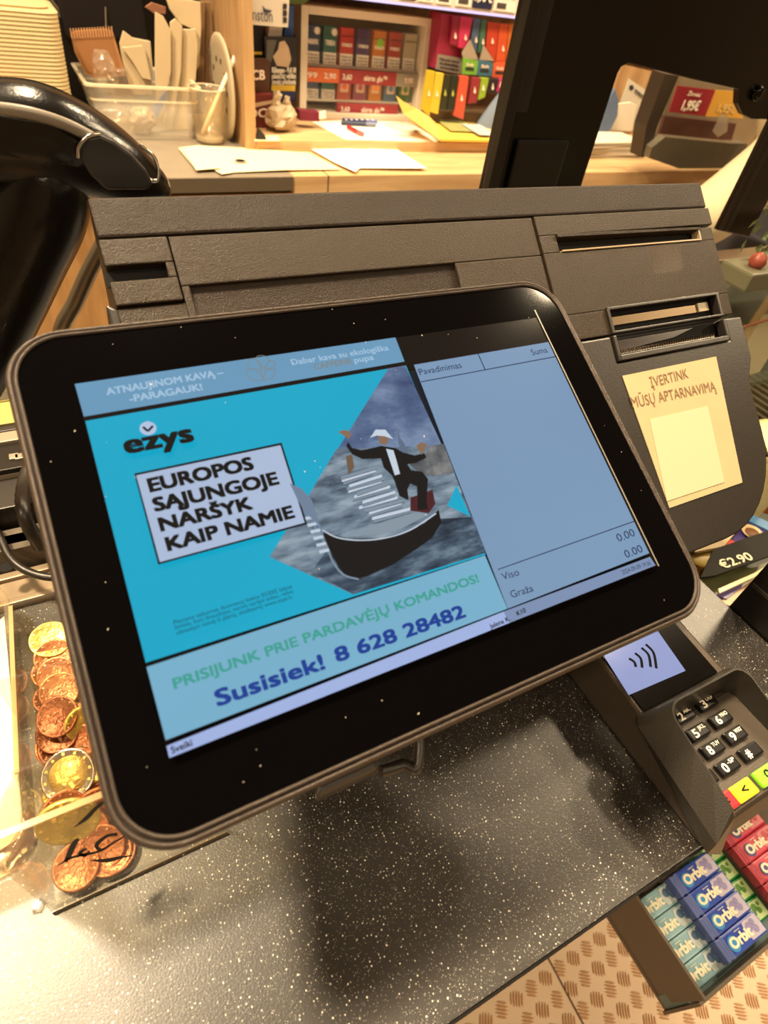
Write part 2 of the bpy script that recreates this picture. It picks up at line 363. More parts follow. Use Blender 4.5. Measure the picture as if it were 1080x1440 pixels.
KINDS = [('light', 'pale aqua', (150, 190, 200), (176, 204, 208), (214, 226, 226), (90, 118, 150), (176, 206, 214), ART),
         ('blue', 'blue', (44, 74, 178), (92, 108, 170), (196, 190, 214), (150, 140, 190), (60, 150, 214), ART),
         ('green', 'green', (28, 148, 60), (40, 120, 60), (200, 224, 160), (92, 140, 60), (40, 160, 90), ARTM),
         ('red', 'pinkish red', (214, 60, 84), (180, 50, 70), (226, 120, 128), (200, 60, 70), (60, 50, 120), ARTM)]
ROWT = ['nearest the counter edge', 'second from the counter edge', 'third from the counter edge', 'at the front wall of the rack']
bx = onz(944, 1240, -0.335).x
specs = [(RX0 + 0.0045, -0.346, 0.0), (bx, -0.334, 0.0), (bx + 0.028, -0.350, 0.006), (bx + 0.091, -0.334, 0.010)]
RY0 = RY0
by0 = onz(968.9, 1234, -0.336).y
for ki, (k, (x0, zt, dy)) in enumerate(zip(KINDS, specs)):
    group = k[1] + ' chewing gum packs in the rack'
    for r in range(4):
        yc = by0 + dy - r * 0.0205
        if ki >= 2: yc = by0 + dy - r * 0.0205
        if ki == 0: yc = by0 - 0.0015 - r * 0.0205
        if yc < RY0 + 0.0095: continue
        if yc > RY1 - 0.010: yc = RY1 - 0.0118
        gum('gum_pack', x0, yc, zt - 0.0, (k[0], k[2], k[3], k[4], k[5], k[6]), k[1] + ' wrapped chewing gum pack, row ' + ROWT[min(r, 3)], group, 0.006 if ki == 0 else 0.013, k[7])
    # what carries this column of packs
    obj('riser', MB().box((x0, RY0 + 0.0125, -0.3995), (x0 + {0: 0.050, 1: 0.026, 2: 0.060, 3: 0.06}[ki], RY1 - 0.0022, zt - 0.0122)), greyp, bpy.data.objects['gum_rack'])

# ------------------------------------------------------------------ card terminal
t = thing('card_terminal', (0.172, -0.02, 0), 'dark grey card payment terminal with keypad at the right end of the counter', 'card terminal')
TB = mat('terminal grey brown plastic', (72, 62, 53), 0.42, bump=0.4, bscale=1300)
TS = mat('terminal shield plastic', (44, 40, 34), 0.38, bump=0.2, bscale=1300)
mb = MB(); prof = [(-0.098, 0.001), (-0.0985, 0.014), (-0.093, 0.0265), (-0.038, 0.029), (-0.030, 0.036), (0.085, 0.044), (0.092, 0.038), (0.092, 0.001)]
mb.prism([(0.137, y, z) for y, z in prof], (0.0745, 0, 0)); obj('body', mb, TB, t, bevel=0.0025)
def tz(y): return 0.036 + (y + 0.030) * (0.008 / 0.115)
mb = MB().prism([(x, y, tz(y) + 0.0004) for x, y in ((0.1385, -0.029), (0.2035, -0.029), (0.2035, 0.08), (0.1385, 0.08))], (0, 0, 0.0012)); obj('display_glass', mb, mat('terminal glass', (8, 7, 7), 0.12), t)
# lit screen
TN = Vector((0, -0.0694, 0.9976)); TO = Vector((0.17, -0.03, 0.0378))
def tpx(px, py, off=0): return onplane(px, py, TO, TN, off)
scr = MB().prism([tpx(*p) for p in ((848.9, 922), (884.2, 977.5), (963.9, 943.3), (924.4, 887))], TN * 0.0002)
sc = obj('screen', scr, emi('terminal screen light', (150, 160, 205), 0.08, 60), t)
for k, (a, b, c) in enumerate((((884.5, 926), (892, 931), (894, 938)), ((893, 918.5), (901, 926), (903, 939)), ((902, 911), (912, 921), (915, 938)), ((908, 906), (919, 918), (923, 940)))):
    pts = spline([tpx(*p, 0.0004) for p in (a, b, c)], 5)
    m_ = MB(); wv = 0.0009
    L_ = []; 
    for i, p in enumerate(pts):
        tg = (pts[min(i + 1, len(pts) - 1)] - pts[max(i - 1, 0)]).normalized(); n_ = TN.cross(tg)
        L_.append((p - n_ * wv, p + n_ * wv))
    for i in range(len(L_) - 1): m_.add([L_[i][0], L_[i + 1][0], L_[i + 1][1], L_[i][1]], [(0, 1, 2, 3)])
    obj('contactless_wave', m_, mat('screen black', (6, 6, 8), 0.6, spec=0.1), sc)
obj('keypad_plate', MB().box((0.139, -0.092, 0.0290), (0.2085, -0.040, 0.0305), 0.0005), mat('keypad plate', (74, 66, 58), 0.4, bump=0.5, bscale=1500), t)
kz = 0.0305
kx = [0.1475, 0.1670, 0.1868]
k5 = onz(980, 1030, kz + 0.003); k2 = onz(962, 1005, kz + 0.003); k0 = onz(1022, 1078, kz + 0.003)
ky = [k2.y, k5.y, k5.y + (k0.y - k5.y) * 0.5, k0.y]
kx = [k2.x - 0.0188, k2.x, onz(995, 989, kz + 0.003).x]
keyt = [[('1', ''), ('2', 'ABC'), ('3', 'DEF')], [('4', 'GHI'), ('5', 'JKL'), ('6', 'MNO')], [('7', 'PQRS'), ('8', 'TUV'), ('9', 'WXY')], [('*', ''), ('0', '-SP'), ('#', '')]]
KM = mat('black key', (17, 16, 17), 0.25); KW = mat('key print white', (240, 232, 215), 0.5)
for r in range(4):
    for c in range(3):
        x, y = kx[c], ky[r]
        kk = obj('key', MB().box((x - 0.0078, y - 0.0038, kz), (x + 0.0078, y + 0.0038, kz + 0.0032), 0.0012), KM, t)
        a, b = keyt[r][c]; z = kz + 0.0034
        text('key_print', a, (x - 0.0046, y - 0.0024, z), (x - 0.0012, y - 0.0024, z), (0, 0.0047, 0), KW, kk, bold=0.03)
        if b: text('key_print', b, (x + 0.0004, y + 0.0004, z), (x + 0.0062, y + 0.0004, z), (0, 0.0022, 0), KW, kk, bold=0.02)
for (px, py, col, s, lab, wd) in ((1016, 1120.5, (224, 40, 48), '×', 'red cancel key', 0.0068), (1042.5, 1105, (240, 226, 40), '<', 'yellow correction key', 0.0080), (1080, 1089, (130, 206, 50), 'O', 'green enter key', 0.0085)):
    p = onz(px, py, kz + 0.003); 
    kk = obj('key', MB().box((p.x - wd, -0.0905, kz), (p.x + wd, -0.0815, kz + 0.0032), 0.0012), mat(lab, col, 0.3), t, label=lab)
    text('key_print', s, (p.x - 0.002, -0.088, kz + 0.0034), (p.x + 0.002, -0.088, kz + 0.0034), (0, 0.0045, 0), KM, kk, bold=0.03)
# privacy shield: U-shaped hood
def U(x0, x1, yb, yf, r, z0, z1, n=8):
    pts = [(x0, yf)] + [(x0, yf + (yb - r - yf) * k / 3) for k in (1, 2)]
    for k in range(n + 1):
        a = math.radians(180 - 90 * k / n); pts.append((x0 + r + r * math.cos(a), yb - r + r * math.sin(a)))
    for k in range(n + 1):
        a = math.radians(90 - 90 * k / n); pts.append((x1 - r + r * math.cos(a), yb - r + r * math.sin(a)))
    pts += [(x1, yf + (yb - r - yf) * k / 3) for k in (2, 1, 0)]
    out = []
    for x, y in pts:
        s = (y - yf) / (yb - yf); out.append(Vector((x, y, z0 + (z1 - z0) * s)))
    return out
lo = U(0.1300, 0.2160, -0.0285, -0.1000, 0.006, 0.012, 0.0355)
lo2 = U(0.1285, 0.2180, -0.0300, -0.0985, 0.006, 0.026, 0.0375)
ri = U(0.1400, 0.2080, -0.0345, -0.0905, 0.010, 0.040, 0.0535)
ri2 = U(0.1412, 0.2068, -0.0357, -0.0905, 0.009, 0.0398, 0.0533)
inn = U(0.1405, 0.2075, -0.0385, -0.0900, 0.008, 0.0292, 0.0300)
mb = MB(); mb.loft([lo, lo2, ri, ri2, inn], closed=False, caps=False, sm=False)
obj('privacy_shield', mb, TS, t)
mb = MB().prism([(0.1285, -0.0985, 0.026), (0.1300, -0.100, 0.012), (0.1385, -0.1035, 0.010), (0.1412, -0.0935, 0.036), (0.1400, -0.0905, 0.040)], (0.0015, 0.001, 0)); obj('shield_tip', mb, TS, t)

# ------------------------------------------------------------------ black base unit behind the display
t = thing('register_base', (0.10, 0.15, 0), 'wide black plastic till unit with printer slots behind the tilted screen', 'cash register')
def facepoly(pts, a, b, m, name, parent, bev=0.0, **kw):
    mb = MB().prism([Fc(u, v, a) for u, v in pts], FN * (b - a)); return obj(name, mb, m, parent, bevel=bev, **kw)
UL, UR = -0.0852, 0.2912
def R4(u0, v0, u1, v1): return [(u0, v0), (u1, v0), (u1, v1), (u0, v1)]
# inner body (under the face panels)
mb = MB()
prof = [(0.198, 0.2465), (0.207, 0.2465), (0.235, 0.20), (0.235, 0.004), (0.10, 0.004), (0.080, 0.05), (0.052, 0.095)]
pf = [Fc(0, 0.001, -0.006), Fc(0, 0.20, -0.006)]
prof = [(pf[0].y, pf[0].z), (0.206, 0.2450), (0.216, 0.236), (0.220, 0.19), (0.220, 0.0), (0.12, 0.0), (0.095, 0.05), (pf[1].y + 0.01, pf[1].z - 0.02), (pf[1].y, pf[1].z)]
mb.prism([(UL + 0.001, y, z) for y, z in prof], (UR - UL - 0.002, 0, 0)); obj('body', mb, BLKS, t, bevel=0.002)
# top strip
facepoly(R4(UL, 0.0, 0.2925, 0.0172), -0.0055, 0.0005, BLK2, 'top_strip', t, 0.0012)
# left module with a card slot (assembled around the opening)
mb = MB()
for r_ in (R4(UL, 0.0178, -0.0578, 0.0290), R4(UL, 0.0358, -0.0578, 0.0460), R4(-0.0612, 0.0290, -0.0578, 0.0358)):
    mb.prism([Fc(u, v, -0.0055) for u, v in r_], FN * 0.0058)
lm = obj('left_module', mb, BLK, t, bevel=0.0006)
facepoly(R4(UL - 0.001, 0.0290, -0.0612, 0.0358), -0.006, -0.0048, HOLE, 'slot_opening', t)
facepoly(R4(UL, 0.0466, -0.0545, 0.062), -0.0055, -0.001, BLK, 'lower_left_panel', t, 0.001)
mb = MB().prism([Fc(UL - 0.0035, 0.0430, -0.004), Fc(UL - 0.0035, 0.0640, -0.004), Fc(UL + 0.0012, 0.0640, -0.003), Fc(UL + 0.0012, 0.0470, -0.003)], FN * -0.02); obj('side_bracket', mb, BLKS, t, bevel=0.001)
# wide middle panel with a recess
mb = MB()
for r_ in (R4(-0.0572, 0.0178, 0.1432, 0.0400), R4(-0.0572, 0.0400, -0.0538, 0.085), R4(0.0845, 0.0400, 0.1432, 0.085)):
    mb.prism([Fc(u, v, -0.0055) for u, v in r_], FN * 0.0055)
obj('middle_panel', mb, BLK, t, bevel=0.0006)
facepoly(R4(-0.0538, 0.0400, 0.0845, 0.085), -0.0055, -0.0022, BLK2, 'recessed_panel', t)
# printer cover
cu0, cu1 = 0.1442, UR
mb = MB()
rects = [R4(cu0, 0.0178, cu1 + 0.002, 0.0292), R4(cu0, 0.0292, 0.1565, 0.0396), R4(0.2788, 0.0310, cu1, 0.0396), R4(cu0, 0.0396, cu1, 0.0762), R4(cu0, 0.0762, 0.1795, 0.0912), R4(0.2788, 0.0762, cu1 - 0.0005, 0.0905)]
for r_ in rects: mb.prism([Fc(u, v, -0.0055) for u, v in r_], FN * 0.0065)
obj('printer_cover', mb, BLK, t, bevel=0.0005)
facepoly(R4(0.1560, 0.0285, 0.2795, 0.0400), -0.0056, -0.0052, HOLE, 'slot_opening', t)
facepoly([(0.1565, 0.0292), (0.2788, 0.0310), (0.2788, 0.0325), (0.1565, 0.0310)], -0.004, 0.0022, BLK2, 'slot_lip', t)
mb = MB(); 
for r_ in (R4(0.2768, 0.0312, 0.2780, 0.0396), R4(0.158, 0.0385, 0.278, 0.0394)): mb.prism([Fc(u, v, -0.004) for u, v in r_], FN * 0.0056)
obj('slot_edge', mb, mat('pale slot edge', (150, 132, 105), 0.3), t)  # pale edging along the slot
# upper receipt slot
facepoly(R4(0.1795, 0.0762, 0.2788, 0.0912), -0.0057, -0.005, HOLE, 'slot_opening', t)
mb = MB()
for r_ in (R4(0.1795, 0.0752, 0.2800, 0.0770), R4(0.1790, 0.0897, 0.2795, 0.0912), R4(0.1790, 0.0762, 0.1815, 0.0905), R4(0.2768, 0.0762, 0.2792, 0.0905)): mb.prism([Fc(u, v, -0.003) for u, v in r_], FN * 0.0055)
obj('slot_frame', mb, BLKS, t, bevel=0.0004)
facepoly(R4(0.184, 0.0800, 0.272, 0.0850), -0.005, -0.0028, mat('dull metal bar', (128, 108, 80), 0.35, 0.6), 'feed_bar', t)
facepoly(R4(0.263, 0.0795, 0.2725, 0.0850), -0.005, -0.0018, mat('light clip', (170, 152, 120), 0.35), 'clip', t)
# lower receipt slot
facepoly(R4(0.1800, 0.0925, 0.2780, 0.1065), -0.006, -0.0050, HOLE, 'slot_opening', t)
mb = MB()
for r_ in (R4(0.1780, 0.0925, 0.1810, 0.1080), R4(0.2765, 0.0935, 0.2795, 0.1070), R4(0.1785, 0.1045, 0.2785, 0.1080)): mb.prism([Fc(u, v, -0.003) for u, v in r_], FN * 0.006)
obj('slot_frame', mb, BLKS, t, bevel=0.0006)
cut = MB(); n = 40
for k in range(n):
    u = 0.184 + (0.27 - 0.184) * k / n; w_ = (0.27 - 0.184) / n
    cut.prism([Fc(u, 0.1035 - 0.0 , -0.004), Fc(u + w_, 0.1035, -0.004), Fc(u + w_ * 0.5, 0.1008, -0.003)], FN * 0.003)
obj('serrated_cutter', cut, CHROME, t)
facepoly([(0.183, 0.0945), (0.255, 0.0945), (0.235, 0.0985), (0.183, 0.1010)], -0.005, -0.003, mat('smoky plastic flap', (70, 62, 58), 0.2), 'flap', t)
# lower front cover with rounded bottom
def lowpoly(u0, u1, v0, vb, r):
    p = [(u0, v0), (u1 + 0.0065, v0 + 0.001), (u1 + 0.0068, v0 + 0.029), (u1 - 0.0015, v0 + 0.0445), (u1 - 0.001, vb - r)]
    for k in range(1, 10):
        a = math.radians(90 * k / 9); p.append((u1 - r - 0.001 + r * math.cos(a), vb - r + r * math.sin(a)))
    p.append((u0, vb)); return p
lp = lowpoly(0.10, 0.2905, 0.0925, 0.2305, 0.058)
notch = [(0.10, 0.0925), (0.1775, 0.0925), (0.1775, 0.1085), (0.2800, 0.1078), (0.2800, 0.0930)] + lp[1:]
facepoly(notch, -0.0055, 0.0018, BLKS, 'lower_cover', t, 0.0012)
# flank of the lower cover
sk = []
for off, ins in ((-0.0055, 0.0), (-0.03, 0.006), (-0.05, 0.03)):
    sk.append([Fc(0.2 + (u - 0.2) * (1 - ins), 0.15 + (v - 0.15) * (1 - ins), off) for u, v in lp])
mb = MB(); mb.loft(sk, True, True, False); obj('cover_flank', mb, BLKS, t)
facepoly([(0.2890, 0.142), (0.2918, 0.137), (0.2940, 0.150), (0.2950, 0.19), (0.291, 0.186)], -0.014, -0.002, BLKS, 'side_latch', t, 0.0005)
# tape
tp = facepoly([(0.2283, 0.0403), (0.2548, 0.0398), (0.2533, 0.0576), (0.2270, 0.0580)], 0.0011, 0.0012, mat('clear tape', (120, 100, 76), 0.2, alpha=0.05), 'tape', t)
# label
st = facepoly([(0.1781, 0.1167), (0.2621, 0.1166), (0.2567, 0.1998), (0.1884, 0.2001)], 0.0019, 0.0023, mat('yellowed label paper', (180, 164, 126), 0.6, noise=0.08, nscale=60), 'label', t)

px_face = lambda x, y, off: onplane(800 + x / 3.789, 480 + y / 3.789, FO, FN, off)
LM = mat('label print', (122, 92, 64), 0.6)
text('lettering', 'ĮVERTINK', px_face(440, 245, 0.0026), px_face(640, 193, 0.0026), -FD * 0.0062, LM, st, bold=0.008)
text('lettering', 'MŪSŲ APTARNAVIMĄ', px_face(341, 354, 0.0026), px_face(787, 262, 0.0026), -FD * 0.0064, LM, st, bold=0.008)
mb = MB().prism([px_face(*p, 0.0024) for p in ((430, 415), (738, 345), (828, 750), (522, 852))], FN * 0.0002)
obj('code_patch', mb, mat('white label patch', (194, 182, 150), 0.6), st)

# ------------------------------------------------------------------ tilted customer display
t = thing('customer_display', (0, 0.06, 0), 'large black tilted touchscreen showing a turquoise advert and an empty bill', 'display')
def ring_loops(specs, n=10):
    return [[D(u, v, off) for u, v in rrect(-0.1295 + i, -0.0262 + i, 0.1308 - i, 0.1608 - i, max(0.021 - i * 0.8, 0.008), n)] for i, off in specs]
FR = mat('dark bronze bezel', (62, 52, 45), 0.34, 0.35, bump=0.6, bscale=2200, spec=0.7)
mb = MB(); mb.loft(ring_loops([(0.0060, -0.013), (0.0015, -0.0125), (0.0, -0.009), (0.0, -0.0018), (0.0012, 0.0002), (0.0020, 0.0001), (0.0024, -0.0014), (0.0030, -0.0016), (0.0032, 0.0008), (0.0038, 0.0010), (0.0042, 0.0)]), True, False, True)
b_ = MB(); b_.add(mb.v, mb.f, True); bl = ring_loops([(0.006, -0.013)])[0]; b_.add(bl, [list(range(len(bl)))])
obj('bezel', b_, FR, t)
gl = ring_loops([(0.0040, -0.002), (0.0040, -0.0001)]); mb = MB(); mb.loft(gl, True, True, False)
mb.smooth = [False] * len(mb.f)
gg = obj('glass', mb, GLOSS, t)
# glint along the edge of the lit area, painted as a pale strip
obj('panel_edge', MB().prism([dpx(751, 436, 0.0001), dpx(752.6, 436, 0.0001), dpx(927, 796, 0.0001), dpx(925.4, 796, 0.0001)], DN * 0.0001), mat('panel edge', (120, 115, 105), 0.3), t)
# stand
mb = MB().prism([D(-0.045, 0.02, -0.0132), D(0.035, 0.02, -0.0132), D(0.035, 0.09, -0.0132), D(-0.045, 0.09, -0.0132)], -DN * 0.006); obj('mount_plate', mb, BLKS, t, bevel=0.003)
mb = MB().prism([D(-0.025, 0.045, -0.0194), D(0.015, 0.045, -0.0194), D(0.015, 0.075, -0.0194), D(-0.025, 0.075, -0.0194)], -DN * 0.012); obj('mount_arm', mb, BLKS, t, bevel=0.002)
p0, p1 = onplane(455, 1106, DO, DN, -0.016), onplane(560, 1065, DO, DN, -0.016)
mb = MB().prism([(p0.x - 0.004, p0.y - 0.002, p0.z), (p1.x - 0.008, p0.y - 0.002, p0.z), (p1.x - 0.006, p0.y + 0.045, p0.z + 0.018), (p0.x + 0.02, p0.y + 0.045, p0.z + 0.018)], (0, 0, -0.008)); obj('rear_bulge', mb, BLKS, t, bevel=0.003)
mb = MB().tube(spline([onplane(535, 1085, DO, DN, -0.02), onplane(565, 1075, DO, DN, -0.022), onplane(590, 1052, DO, DN, -0.02), D(0.0, 0.04, -0.02)], 5), 0.0022); obj('cable_stub', mb, BLKS, t)
# --- picture on the screen
S = obj('screen', MB().prism([dpx(*p, 0.00005) for p in ((105, 540), (754, 447), (925.5, 795.5), (238, 1066))], DN * 0.00008), mat('unlit screen', (14, 13, 15), 0.1), t)
LV = [0.00018]
def sp(name, pts, m, label=None, step=0.00004):
    LV[0] += step
    mb = MB(); q_ = [dpx(x, y, LV[0]) for x, y in pts]; mb.add(q_, [list(range(len(q_)))]); return obj(name, mb, m, S, label=label)
def st_(s, a, b, h, m, bold=0.02, shear=0.0, name='screen_lettering'):
    LV[0] += 0.00003
    mx_, my_ = (a[0] + b[0]) / 2, (a[1] + b[1]) / 2; k = (dpx(mx_, my_ - 5) - dpx(mx_, my_ + 5)).dot(DV) / 10
    return text(name, s, dpx(*a, LV[0]), dpx(*b, LV[0]), DV * (k * h), m, S, bold, shear)
c6 = lambda x, y: (90 + x / 2.634, 460 + y / 2.634)
c7 = lambda x, y: (380 + x / 1.9286, 460 + y / 1.9286)
E_top = emi('screen pale blue bar', (104, 152, 186), 0.06, 30)
sp('top_banner', [(105, 540), (556, 474.5), (569, 508.5), (118, 586)], E_top)
E_light = emi('screen light lettering', (160, 192, 218)); E_gold = emi('screen dull gold', (128, 132, 128))
st_('ATNAUJINOM KAVĄ –', c6(160, 252), c6(592, 178), 9.5, E_light, 0.03)
st_('-PARAGAUK!', c6(246, 278), c6(514, 232), 9.5, E_light, 0.03)
st_('Dabar kava su ekologiška', c7(60, 103), c7(322, 62), 8, E_light, 0.015)
st_('CAFFEINE', c7(122, 115), c7(222, 98), 8, E_gold, 0.02)
st_('pupa', c7(230, 97), c7(282, 88), 8, E_light, 0.02)
# leaf emblem
def stroke(pts, wpx, m, name='screen_line', closed=False):
    LV[0] += 0.00003
    P = [Vector((*p, 0)) for p in pts]; P = spline(P, 5) if len(P) > 2 else P
    vs = []; fs = []
    for i, p in enumerate(P):
        tg = (P[min(i + 1, len(P) - 1)] - P[max(i - 1, 0)]).normalized(); n_ = Vector((-tg.y, tg.x, 0)) * wpx / 2
        vs += [dpx(*(p + n_)[:2], LV[0]), dpx(*(p - n_)[:2], LV[0])]
    for i in range(len(P) - 1): fs.append((2 * i, 2 * i + 1, 2 * i + 3, 2 * i + 2))
    return obj(name, (vs, fs), m, S)
for pts in ([(372, 537), (368, 525), (366, 515)], [(370, 535), (352, 533), (346, 522), (358, 519), (370, 533)], [(368, 520), (350, 517), (351, 505), (364, 508), (370, 520)], [(372, 534), (384, 530), (386, 518), (375, 519), (371, 530)],
            [(368, 517), (360, 504), (368, 500), (378, 505), (372, 517)], [(372, 520), (378, 508), (386, 510), (384, 518), (375, 520)]):
    stroke(pts, 1.0, E_gold, 'leaf_emblem')
E_teal = emi('screen turquoise', (16, 166, 200), 0.05, 12)
E_ink = emi('screen black ink', (8, 10, 14))
sp('advert_background', [(120, 592), (571, 514), (683, 780), (205, 932)], E_teal)
# photograph in the advert
def ramp_emit(name, c1, c2, c3, scale, stretch=(1, 1, 1), det=6):
    if name in MC: return MC[name]
    m = mat(name, (0, 0, 0), 0.12, emit=1.0, spec=0.35); nt = m.node_tree; b = nt.nodes['Principled BSDF']
    tc = nt.nodes.new('ShaderNodeTexCoord'); mp = nt.nodes.new('ShaderNodeMapping'); mp.inputs['Scale'].default_value = stretch
    n = nt.nodes.new('ShaderNodeTexNoise'); n.inputs['Scale'].default_value = scale; n.inputs['Detail'].default_value = det; n.inputs['Roughness'].default_value = 0.62
    r = nt.nodes.new('ShaderNodeValToRGB'); r.color_ramp.elements[0].position = 0.34; r.color_ramp.elements[1].position = 0.68
    r.color_ramp.elements[0].color = (*lin(c1), 1); r.color_ramp.elements[1].color = (*lin(c3), 1); e = r.color_ramp.elements.new(0.5); e.color = (*lin(c2), 1)
    nt.links.new(tc.outputs['Object'], mp.inputs[0]); nt.links.new(mp.outputs[0], n.inputs['Vector']); nt.links.new(n.outputs['Fac'], r.inputs[0]); nt.links.new(r.outputs[0], b.inputs['Emission Color'])
    return m
E_sky = ramp_emit('picture sky', (50, 66, 104), (84, 104, 140), (130, 150, 180), 28, (1, 1.8, 1.8))
E_sea = ramp_emit('picture water', (62, 76, 92), (112, 130, 146), (152, 168, 180), 70, (0.8, 3, 3))
E_sea2 = ramp_emit('picture dark water', (26, 40, 56), (60, 78, 96), (112, 132, 148), 75, (0.8, 3, 3))
sp('picture_sky', [c7(320, 112), c7(366, 104), c7(470, 330), c7(105, 455)], E_sky)
sp('picture_water', [c7(105, 455), c7(180, 330), c7(470, 322), c7(585, 612), c7(225, 725), (379, 783)], E_sea)
sp('picture_water', [c7(110, 665), c7(150, 610), c7(165, 600), c7(220, 680), c7(300, 660), c7(455, 520), c7(545, 515), c7(585, 612), c7(225, 725)], E_sea2)
E_bld = ramp_emit('picture old houses', (70, 74, 80), (104, 106, 108), (140, 140, 138), 120)
sp('picture_houses', [c7(378, 372), c7(420, 350), c7(432, 322), c7(470, 316), c7(500, 395), c7(440, 404), c7(400, 392)], E_bld)
sp('picture_tower', [c7(345, 275), c7(352, 300), c7(362, 312), c7(378, 348), c7(358, 350), c7(348, 315)], emi('picture tower', (92, 108, 132)))
sp('picture_houses', [c7(200, 345), c7(260, 332), c7(300, 345), c7(250, 355), c7(190, 362)], emi('picture distant shore', (118, 132, 146)))
sp('turquoise_corner', [c7(480, 484), c7(505, 428), c7(543, 514)], E_teal)
E_dk = emi('picture black', (12, 14, 20)); E_dk2 = emi('picture near black', (24, 28, 36)); E_wh = emi('picture white', (196, 208, 222)); E_sk = emi('picture skin', (136, 106, 84)); E_rd = emi('picture dark red', (72, 28, 36)); E_gr = emi('picture mid grey', (128, 144, 160))
sp('picture_boat', [c7(*p) for p in ((138, 545), (165, 562), (215, 574), (300, 572), (365, 555), (420, 530), (457, 495), (464, 530), (440, 570), (400, 600), (330, 645), (265, 675), (232, 684), (205, 676), (182, 645), (158, 598))], E_dk)
sp('picture_boat', [c7(*p) for p in ((205, 566), (300, 562), (360, 545), (430, 508), (400, 500), (330, 522), (250, 545))], emi('picture deck', (132, 148, 160)))
stroke([c7(138, 548), c7(180, 570), c7(240, 578), c7(310, 572), c7(380, 550), c7(450, 505)], 1.8, E_wh, 'picture_boat_rail')
stroke([c7(120, 540), c7(150, 590), c7(172, 640), c7(200, 672), c7(240, 684)], 2.4, E_gr, 'picture_boat_rail')
E_prow = emi('picture steel prow', (110, 128, 152))
sp('picture_prow', [c7(*p) for p in ((53, 424), (72, 436), (98, 462), (116, 490), (128, 520), (146, 560), (138, 562), (118, 520), (100, 520), (72, 488), (64, 450))], E_prow)
for k in range(6):
    x, y = 112 + k * 8, 510 + k * 18
    sp('picture_prow_tooth', [c7(x - 20, y + 6), c7(x + 6, y), c7(x + 9, y + 8), c7(x - 17, y + 14)], emi('picture tooth', (190, 204, 220)))
for k in range(17):
    f_ = k / 16; x = 330 - 96 * f_ + 8 * math.sin(k * 2.1); y = 505 - 118 * f_; w_ = 50 - 6 * f_ + 5 * math.sin(k * 1.7)
    sp('picture_book', [c7(x - w_, y + 18), c7(x + w_, y - 10), c7(x + w_, y + 0), c7(x - w_, y + 28)], E_wh if k % 2 else E_gr, step=0.00001)
    sp('picture_book', [c7(x - w_, y + 26.5), c7(x + w_, y - 1.5), c7(x + w_, y), c7(x - w_, y + 28)], E_dk2, step=0.00001)
sp('picture_book', [c7(205, 350), c7(222, 346), c7(228, 380), c7(212, 402)], emi('picture brown book', (110, 88, 70)))
sp('picture_seat', [c7(*p) for p in ((380, 462), (420, 450), (440, 440), (448, 480), (430, 505), (380, 498))], E_rd)
sp('picture_man', [c7(*p) for p in ((212, 312), (222, 328), (248, 334), (285, 326), (300, 322), (340, 328), (360, 340), (392, 348), (418, 342), (424, 354), (396, 368), (372, 372), (382, 388), (412, 392), (428, 412), (424, 470), (428, 494), (400, 496), (398, 432), (380, 424), (372, 440), (376, 470), (350, 458), (338, 420), (330, 402), (308, 382), (300, 356), (250, 358), (222, 345), (206, 322))], E_dk)
sp('picture_man_shirt', [c7(*p) for p in ((314, 330), (334, 334), (342, 360), (352, 398), (338, 402), (326, 366))], E_wh)
sp('picture_man_face', [c7(*p) for p in ((290, 292), (314, 290), (322, 306), (314, 320), (298, 316))], E_sk)
sp('picture_man_hat', [c7(*p) for p in ((270, 300), (278, 290), (286, 278), (312, 278), (322, 290), (334, 304), (310, 296), (290, 294))], E_wh)
sp('picture_man_hand', [c7(*p) for p in ((184, 284), (200, 279), (214, 282), (220, 292), (214, 304), (202, 296))], E_sk)
sp('picture_man_hand', [c7(*p) for p in ((396, 322), (410, 312), (426, 318), (420, 330), (412, 346), (402, 334))], E_sk)
# headline
sp('headline_border', [(188.7, 666), (396, 622.5), (432, 737), (222.5, 794)], E_ink)
sp('headline_box', [(191.5, 668.5), (394.3, 626), (428.5, 735), (224.8, 790.5)], emi('screen box white', (170, 186, 214)))
for s, a, b in (('EUROPOS', (322, 610), (703, 525)), ('SĄJUNGOJE', (340, 682), (796, 580)), ('NARŠYK', (362, 755), (700, 672)), ('KAIP NAMIE', (388, 828), (854, 704))):
    st_(s, c6(*a), c6(*b), 18.5, E_ink, 0.05)
sp('picture_prow', [c6(*p) for p in ((836, 578), (880, 598), (918, 640), (935, 690), (950, 745), (925, 715), (895, 690), (868, 645))], E_prow)
# advert logo
st_('ezys', c6(232, 468), c6(480, 420), 26, E_ink, 0.045, name='logo_lettering')
cx, cy = c6(311, 375)
sp('logo_dot', [(cx + 12 * math.cos(a * math.pi / 12), cy + 9.6 * math.sin(a * math.pi / 12)) for a in range(24)], emi('screen dot white', (176, 194, 224)))
stroke([(cx - 7, cy - 2), (cx, cy + 4)], 3.2, E_ink, 'logo_tick'); stroke([(cx, cy + 4), (cx + 7, cy - 3.5)], 3.2, E_ink, 'logo_tick')
E_ink2 = emi('screen dark teal ink', (8, 60, 84))
st_('Planams taikomas duomenų kiekio ES/EEE šalyse', c6(408, 1102), c6(846, 966), 6, E_ink2, 0.01)
st_('limitas, kurį išnaudojus, norint naršyti toliau, reikia', c6(412, 1120), c6(850, 984), 6, E_ink2, 0.01)
st_('užsisakyti vieną iš planų, skelbiamų www.ezys.lt.', c6(418, 1140), c6(848, 1004), 6, E_ink2, 0.01)
